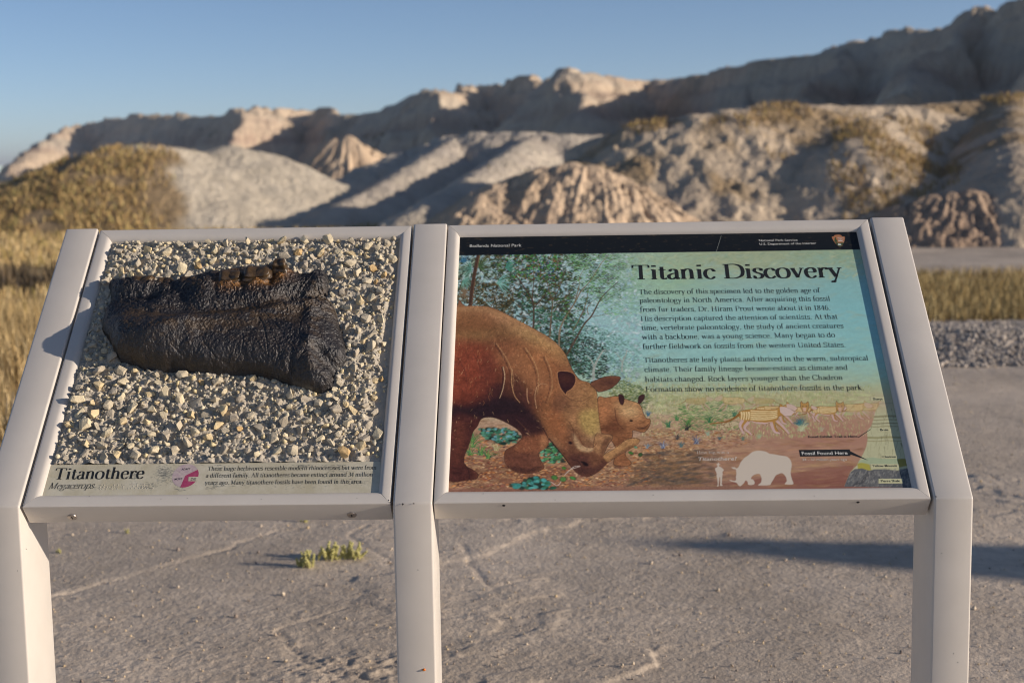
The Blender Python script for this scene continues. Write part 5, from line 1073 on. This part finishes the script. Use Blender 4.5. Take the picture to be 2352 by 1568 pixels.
# striped running animals
def cat(ox, oy, sc_, a=1.0, conv=zB, flip=False, stripes=True, base=(188,142,72)):
    body = [(600,300),(640,282),(720,272),(800,276),(880,276),(950,272),(985,250),(985,222),(1000,228),(1030,250),(1080,268),(1120,290),(1128,318),(1090,338),(1040,338),(1000,330),(975,345),(960,380),(985,400),(1020,430),(1060,480),(1085,500),(1060,505),(1020,470),(970,425),(940,400),(950,440),(975,485),(1000,495),(990,508),(940,500),(915,440),(900,400),(860,412),(800,410),(740,395),(700,380),(680,400),(660,440),(690,480),(740,505),(735,515),(690,512),(650,470),(640,430),(650,500),(640,502),(605,460),(605,420),(625,380),(600,340)]
    T_ = lambda p: ((ox+(p[0]-600)*sc_*(-1 if flip else 1)), oy+(p[1]-300)*sc_)
    P = pixs([T_(p) for p in body], conv); fill(P, base, a); line(np.vstack([P, P[:1]]), .9*s_, (110,70,50), .8*a)
    fill(pixs([T_(p) for p in [(985,250),(1030,250),(1080,268),(1125,300),(1090,336),(1030,336),(990,300)]], conv), (222,200,190), .9*a)
    fill(pixs([T_(p) for p in [(700,378),(760,392),(860,398),(900,390),(860,412),(800,410),(740,398)]], conv), (220,190,180), .9*a)
    for leg in ([(905,400),(935,480),(985,500)], [(960,385),(1010,430),(1070,498)], [(690,395),(655,450),(720,510)], [(635,380),(612,430),(645,500)]): line(curve([pix(T_(p), conv) for p in leg]), 7*sc_*s_, (214,184,176), .8*a, .3)
    if stripes:
        for y in (292, 312, 332, 352, 370): line(curve([pix(T_(p), conv) for p in [(715,y-4),(780,y),(850,y),(920,y-4-(y-330)*.15),(960,y-14-(y-330)*.2)]]), 4*sc_*s_, (236,214,160), .95*a, .3)
        for x in (625, 648, 672, 694): line(curve([pix(T_(p), conv) for p in [(x,300),(x+4,330),(x-2,370)]]), 4*sc_*s_, (236,214,160), .95*a, .3)
    line(curve([pix(T_(p), conv) for p in [(605,320),(560,355),(500,385),(430,398),(330,410)]]), 6*sc_*s_, (150,104,48), .95*a, .5)
for ox, oy, s3, a_, fl, st in ((100, 180, .5, .35, False, False), (660, 175, .55, .4, True, True), (930, 180, .48, .35, True, False), (1680, 232, .62, .35, False, True), (1540, 240, .62, .45, False, True), (1290, 262, .62, .9, False, True), (1120, 262, .42, .8, False, True), (760, 262, .75, .85, False, True), (600, 300, 1.0, 1.0, False, True)):
    cat(ox, oy, s3, a_, zB, fl, st)
for x, y, a_ in ((1218, 250, 1.0), (1550, 250, .8)):
    P = pixs([(x-38, y-38), (x-30, y-56), (x-15, y-34), (x+15, y-34), (x+32, y-52), (x+42, y-30), (x+44, y+10), (x+22, y+46), (x-14, y+46), (x-36, y+10)], zB); fill(P, (190,148,84), a_); line(np.vstack([P, P[:1]]), 1.0*s_, (100,60,50), a_)
    for dx in (-16, 18): dabs([pix((x+dx, y-4), zB)[0]], [pix((x+dx, y-4), zB)[1]], [1.8*s_], [1.2*s_], [0], [lin((50,30,30))], [a_])
    fill(pixs([(x-16, y+8), (x+18, y+8), (x+14, y+42), (x-10, y+42)], zB), (222,190,170), .8*a_)
P = pixs([(425,420),(450,400),(510,400),(545,385),(570,385),(600,400),(605,420),(570,425),(548,440),(560,470),(540,470),(520,440),(470,445),(480,470),(460,472),(440,450),(430,472),(420,440)], zB); fill(P, (206,190,150), .9); line(np.vstack([P, P[:1]]), .7*s_, (120,84,60), .8)
scat([(430,405),(540,400),(540,440),(440,450)], 30, (1*s_, 1.6*s_), (.8*s_, 1.2*s_), (0, 3), [(130,80,50)], (.8, 1), None, zB)
tuft(1180, 430, 90, 40, [(40,110,120),(70,150,150),(30,80,90)], zB, 1.4, 1.6); tuft(1190, 480, 110, 26, [(206,210,170),(180,186,140)], zB, .8)
# butte on the right
but = [(1590,1000),(1620,930),(1650,860),(1680,830),(1710,800),(1730,760),(1770,690),(1800,620),(1810,560),(1805,480),(1850,420),(1870,350),(1885,290),(1915,240),(1940,200),(1960,140),(1975,100),(2000,70),(2060,60),(2120,200),(2300,1010)]
keep = img.copy(); wn = fill(pixs(but, zB), (196,196,156), 1.0, 2); fm = np.zeros((QH, QW)); fm[wn[2]:wn[3], wn[0]:wn[1]] = wn[4]
fade_t = np.clip((YY-pix((1960, 120), zB)[1])/(pix((1900, 330), zB)[1]-pix((1960, 120), zB)[1]), .25, 1)
for y0, y1, c in ((330, 350, (140,132,96)), (368, 378, (150,140,104)), (400, 412, (130,122,92)), (430, 440, (150,140,104)), (528, 548, (150,146,100)), (566, 576, (160,152,110)), (210, 225, (150,160,130))):
    fill(pixs([(1780,y0),(1900,y0+4),(2000,y0-3),(2150,y0+3),(2150,y1),(2000,y1-4),(1900,y1+3),(1780,y1)], zB), c, .75, 1)
for i in range(46):
    x, y = r2.uniform(1780, 2160), r2.uniform(250, 700); line(curve([pix(q, zB) for q in [(x, y), (x+r2.uniform(-8, 8), y+40), (x+r2.uniform(-30, 20), y+90)]], 3), .9*s_, (150,148,112) if i % 3 else (110,104,80), .7, .4)
fill(pixs([(1725,760),(1800,732),(1860,725),(1960,740),(2160,735),(2190,790),(1720,790)], zB), (170,186,150), .9, 2)
fill(pixs([(1715,782),(1760,775),(1830,790),(1850,850),(1800,850),(1720,830)], zB), (176,168,72), .95, 2); fill(pixs([(2090,740),(2180,735),(2200,800),(2110,820)], zB), (150,140,64), .95, 2)
fill(pixs([(1590,1005),(1620,930),(1650,865),(1690,835),(1760,828),(1830,852),(1880,836),(1960,835),(2100,850),(2200,820),(2300,1010)], zB), (104,106,106), 1, 1)
fill(pixs([(2070,900),(2120,860),(2210,830),(2300,1010),(2020,1010)], zB), (86,92,96), 1, 2); fill(pixs([(1660,1005),(1700,960),(1790,900),(1830,850),(1850,860),(1800,930),(1740,1005)], zB), (78,78,80), .8, 2)
scat([(1600,1000),(1660,860),(1960,840),(2200,830),(2280,1000)], 500, (2*s_, 6*s_), (.8*s_, 1.6*s_), (-1.6, -.6), [(130,130,126),(80,80,80),(150,148,140)], (.3, .7), None, zB)
al = (fm*fade_t)[..., None]; img[:] = keep*(1-al)+img*al
# silhouettes (print, cream)
titan = [(510,936),(532,940),(560,945),(575,935),(572,915),(578,880),(575,860),(572,838),(545,832),(532,818),(560,818),(582,828),(600,812),(614,780),(630,755),(660,725),(690,705),(720,680),(745,668),(780,662),(820,664),(860,674),(890,690),(930,695),(980,705),(1030,712),(1060,722),(1085,748),(1098,790),(1092,840),(1088,880),(1100,930),(1112,978),(1040,978),(1035,970),(1052,945),(1045,915),(1030,890),(1005,872),(980,880),(950,893),(930,925),(905,965),(890,985),(790,988),(785,980),(808,962),(815,925),(800,885),(780,880),(755,885),(728,900),(715,925),(735,935),(748,955),(742,980),(690,982),(685,960),(665,940),(650,965),(620,993),(600,990),(580,965),(550,955),(525,948)]
man = [(388,790),(402,784),(404,774),(410,772),(416,786),(430,790),(416,796),(414,808),(440,822),(458,842),(458,850),(446,862),(450,880),(445,900),(442,940),(440,975),(448,990),(425,990),(426,960),(424,915),(418,915),(412,960),(410,985),(412,995),(395,998),(402,980),(400,940),(392,900),(392,876),(378,840),(380,826),(398,815),(398,800)]
# brush grain over the whole print
reg = sstep(.58, .42, XX/QW)*.8+sstep(.66, .72, YY/QH)*.5*sstep(.70, .58, XX/QW); reg = np.clip(reg, 0, 1)*(1-blur(fm, 2))
img *= (1+.30*reg*fbm(XX/5, YY/5, 3, 77)+.16*reg*fbm(XX/16, YY/12, 3, 78))[..., None]
img *= (1+.05*RNG.standard_normal((QH, QW, 1))*.5+.05*fbm(XX/9, YY/9, 3, 3)[..., None])
for pts in (titan, man): fill(np.array(catmull([np.array(pix(p, zB)) for p in pts], True, 3)), (214,202,184), .97, 1)
# header band
hb = YY < np.interp(XX, [0, QW], [pix(z5(300, 403))[1], pix(z6(1600, 311))[1]]); img[hb] = lin((22, 27, 31))
nse = fbm(XX/14, YY/7, 5, 88); sc_m = hb & (nse > .45); img[sc_m] = lin((58, 52, 44))
img = np.clip(img, 0, 1)
small = img.reshape(QH//2, 2, QW//2, 2, 3).mean((1, 3)); gw, gh = QW//2, QH//2
us = pu0-.001+(np.arange(gw)+.5)/gw*(pu1-pu0+.002); vs_ = pv1+.001-(np.arange(gh)+.5)/gh*(pv1-pv0+.002)
us = pu0+(np.arange(gw)+.5)/gw*(pu1-pu0); vs_ = pv1-(np.arange(gh)+.5)/gh*(pv1-pv0)
us[0] = pu0-.002; us[-1] = pu1+.002; vs_[0] = pv1+.002; vs_[-1] = pv0-.002
GU2, GV2 = np.meshgrid(us, vs_)
m_print = mat('printed fibreglass panel', (1, 1, 1), .42, .4, attr=True, bump=.10, bscale=900, bdet=3, bdist=.0006)
F = grid_faces(gh, gw)[:, ::-1]
panel = mesh_np('graphic_panel', P3(GU2, GV2, NG).reshape(-1, 3), F, m_print, sign, smooth=True, col=small.reshape(-1, 3)); panel['label'] = 'painted panel of browsing titanotheres in a green forest'
# lettering on the panel
nl = NG+.0003
lettering('title_lettering', [place_line(serif_line('Titanic Discovery', 12.2, 8, -1), (1452, 641.4), (1937, 636.4), nl, capm(32.3, 1480, 641, nl), 67)], m_ink, panel, 'large dark heading reading Titanic Discovery')
BODY = [('The discovery of this specimen led to the golden age of', (1468, 675.4), (1884.7, 671.5)), ('paleontology in North America. After acquiring this fossil', (1469.5, 695.1), (1907, 690.8)), ('from fur traders, Dr. Hiram Prout wrote about it in 1846.', (1471, 715.9), (1907, 711.6)),
 ('His description captured the attention of scientists. At that', (1472.4, 737), (1924.6, 732)), ('time, vertebrate paleontology, the study of ancient creatures', (1474, 757.9), (1938, 753)), ('with a backbone, was a young science. Many began to do', (1475, 779), (1918.8, 774)), ('further fieldwork on fossils from the western United States.', (1477, 801), (1941.9, 796.8))]
BODY2 = [('Titanotheres ate leafy plants and thrived in the warm, subtropical', (1479, 832), (1994.6, 827.3)), ('climate. Their family lineage became extinct as climate and', (1480.7, 853.9), (1947.4, 848.9)), ('habitats changed. Rock layers younger than the Chadron', (1482.5, 876.7), (1935.8, 871.7)), ('Formation show no evidence of titanothere fossils in the park.', (1483.8, 899.3), (1984.4, 895))]
for grp in (BODY, BODY2):
    lettering('body_lettering', [place_line(serif_line(s, 8.6, 3, 1.2), a, b, nl, capm(10.6+(a[1]-675)*.0045, *a, nl), 67) for s, a, b in grp], m_ink, panel)
def sans(name, s, a, b, capp, conv, m, bold=0, shear=0, dn=0):
    p0, p1 = conv(*a), conv(*b); return lettering(name, [place_line(sans_line(s, bold), p0, p1, nl+dn, capm(capp, *p0, nl), 73, shear)], m, panel)
sans('header_lettering', 'Badlands National Park', (303, 326), (790, 321), 28/2.352/1.7415, z5, m_white, .1)
sans('header_lettering', 'National Park Service', (143, 257), (746, 250), 34/3.92/1.7415, zA, m_white, .1)
sans('header_lettering', 'U.S. Department of the Interior', (152, 314), (1040, 300), 34/3.92/1.7415, zA, m_white, .1)
k_ = 1/2.352/1.7415
lettering('small_lettering', [place_line(serif_line('How big was a', 7, 3), zB(205, 692), zB(508, 689), nl, capm(27*k_, *zB(205, 692), nl), 67)], m_pale, panel)
sans('small_lettering', 'Titanothere?', (213, 757), (578, 752), 34*k_, zB, m_pale, 1.2, .2)
sans('small_lettering', 'Fossil Exhibit Trail is Here', (1257, 542), (1718, 538), 24*k_, zB, m_ink, .5)
flat('pointer_line', [(1722, 536), (1726, 541), (1842, 463), (1840, 460)], nl, m_ink, panel, zB)
flat('callout_box', [(1178, 717), (1652, 712), (1645, 650), (1167, 655)], nl-.0001, m_ink, panel, zB); flat('callout_pointer', [(1650, 697), (1818, 752), (1643, 663)], nl-.00005, m_ink, panel, zB)
sans('small_lettering', 'Fossil Found Here', (1195, 702), (1625, 698), 33*k_, zB, m_white, .9, 0, .0001)
sans('small_lettering', '34 - 37 million years ago', (1198, 757), (1618, 755), 24*k_, zB, m_pale, .2)
for s, a, b, bx in (('Sharps', (1865,187), (1956,185), (1845,158,1970,195)), ('Brule', (1935,477), (2010,475), (1912,452,2035,486)), ('Chadron', (1955,730), (2080,728), (1942,704,2090,738)), ('Yellow Mounds', (1860,815), (2091,813), (1840,788,2108,826)), ('Pierre Shale', (1940,957), (2117,955), (1915,925,2143,970))):
    x0, y0, x1, y1 = bx; flat('rock_layer_tag', [(x0, y1), (x1, y1-1), (x1-3, y0), (x0, y0)], nl-.0001, m_tag, panel, zB)
    sans('tag_lettering', s, a, b, 23*k_, zB, m_ink, .6, 0, .0001)
# arrowhead emblem
m_ah = mat('arrowhead brown print', lin((176, 120, 84)), .5, .4); m_gr = mat('emblem green print', lin((62, 84, 54)), .5, .4)
def part_poly(name, pts, dn, m): return flat(name, pts, nl+dn, m, panel, zA)
part_poly('arrowhead_emblem', [(1281,190),(1285,182),(1298,180),(1306,176),(1316,182),(1326,178),(1316,170),(1314,164),(1340,156),(1375,151),(1405,152),(1428,160),(1440,168),(1436,174),(1444,180),(1470,180),(1486,186),(1487,215),(1478,255),(1462,295),(1440,328),(1412,346),(1385,332),(1350,300),(1318,262),(1296,222)][::-1], 0, m_ah)
part_poly('emblem_field', [(1345,275),(1400,280),(1440,275),(1472,280),(1460,297),(1438,326),(1412,343),(1387,330),(1352,299)][::-1], .0001, m_gr)
part_poly('emblem_tree', [(1337,185),(1350,205),(1345,212),(1362,225),(1355,232),(1376,246),(1366,254),(1380,268),(1352,266),(1352,280),(1342,280),(1342,266),(1318,258),(1328,246),(1320,238),(1334,226),(1322,212),(1334,203)][::-1], .0001, m_gr)
part_poly('emblem_mountain', [(1376,256),(1396,240),(1408,246),(1422,236),(1440,244),(1470,262),(1440,256),(1420,250),(1400,256)][::-1], .0001, m_white)
part_poly('emblem_bison', [(1376,300),(1386,293),(1400,293),(1424,298),(1432,304),(1428,318),(1420,316),(1408,314),(1400,320),(1390,318),(1378,310)][::-1], .0002, m_white)
for i, s in enumerate(('NATIONAL', 'PARK', 'SERVICE')):
    y = 203+i*15; w_ = (1368, 1468, 1396, 1446, 1384, 1464)[i*2:i*2+2]; sans('emblem_lettering', s, (w_[0], y), (w_[1], y-1), 10/3.92/1.7415, zA, m_white, .8, 0, .0002)
# a few scratches across the print
m_scr = mat('fine scratch', lin((176, 182, 172)), .5, .4)
for a, b in (((490, 195), (450, 325)), ((445, 330), (390, 500))): flat('scratch', [(a[0], a[1]), (b[0], b[1]), (b[0]+2, b[1]), (a[0]+2, a[1])], nl-.0002, m_scr, panel, z6)

# ---------------------------------------------------------------- thin evening air over the plain
hm = bpy.data.materials.new('thin air'); hm.use_nodes = True; ht = hm.node_tree; ht.nodes.clear()
ho = ht.nodes.new('ShaderNodeOutputMaterial'); hv = ht.nodes.new('ShaderNodeVolumePrincipled'); hv.inputs['Color'].default_value = (.80, .84, .92, 1)
hv.inputs['Density'].default_value = HAZE; hv.inputs['Anisotropy'].default_value = .15; ht.links.new(hv.outputs[0], ho.inputs['Volume'])
V = np.array([(x, y, z) for z in (-3, 24) for x, y in ((-6200, -6200), (6200, -6200), (6200, 6200), (-6200, 6200))], float)
hz_ = mesh_np('haze', V, [(3, 2, 1, 0), (4, 5, 6, 7), (0, 1, 5, 4), (1, 2, 6, 5), (2, 3, 7, 6), (3, 0, 4, 7)], hm); tag(hz_, 'thin pale evening haze over the badlands', kind='stuff')
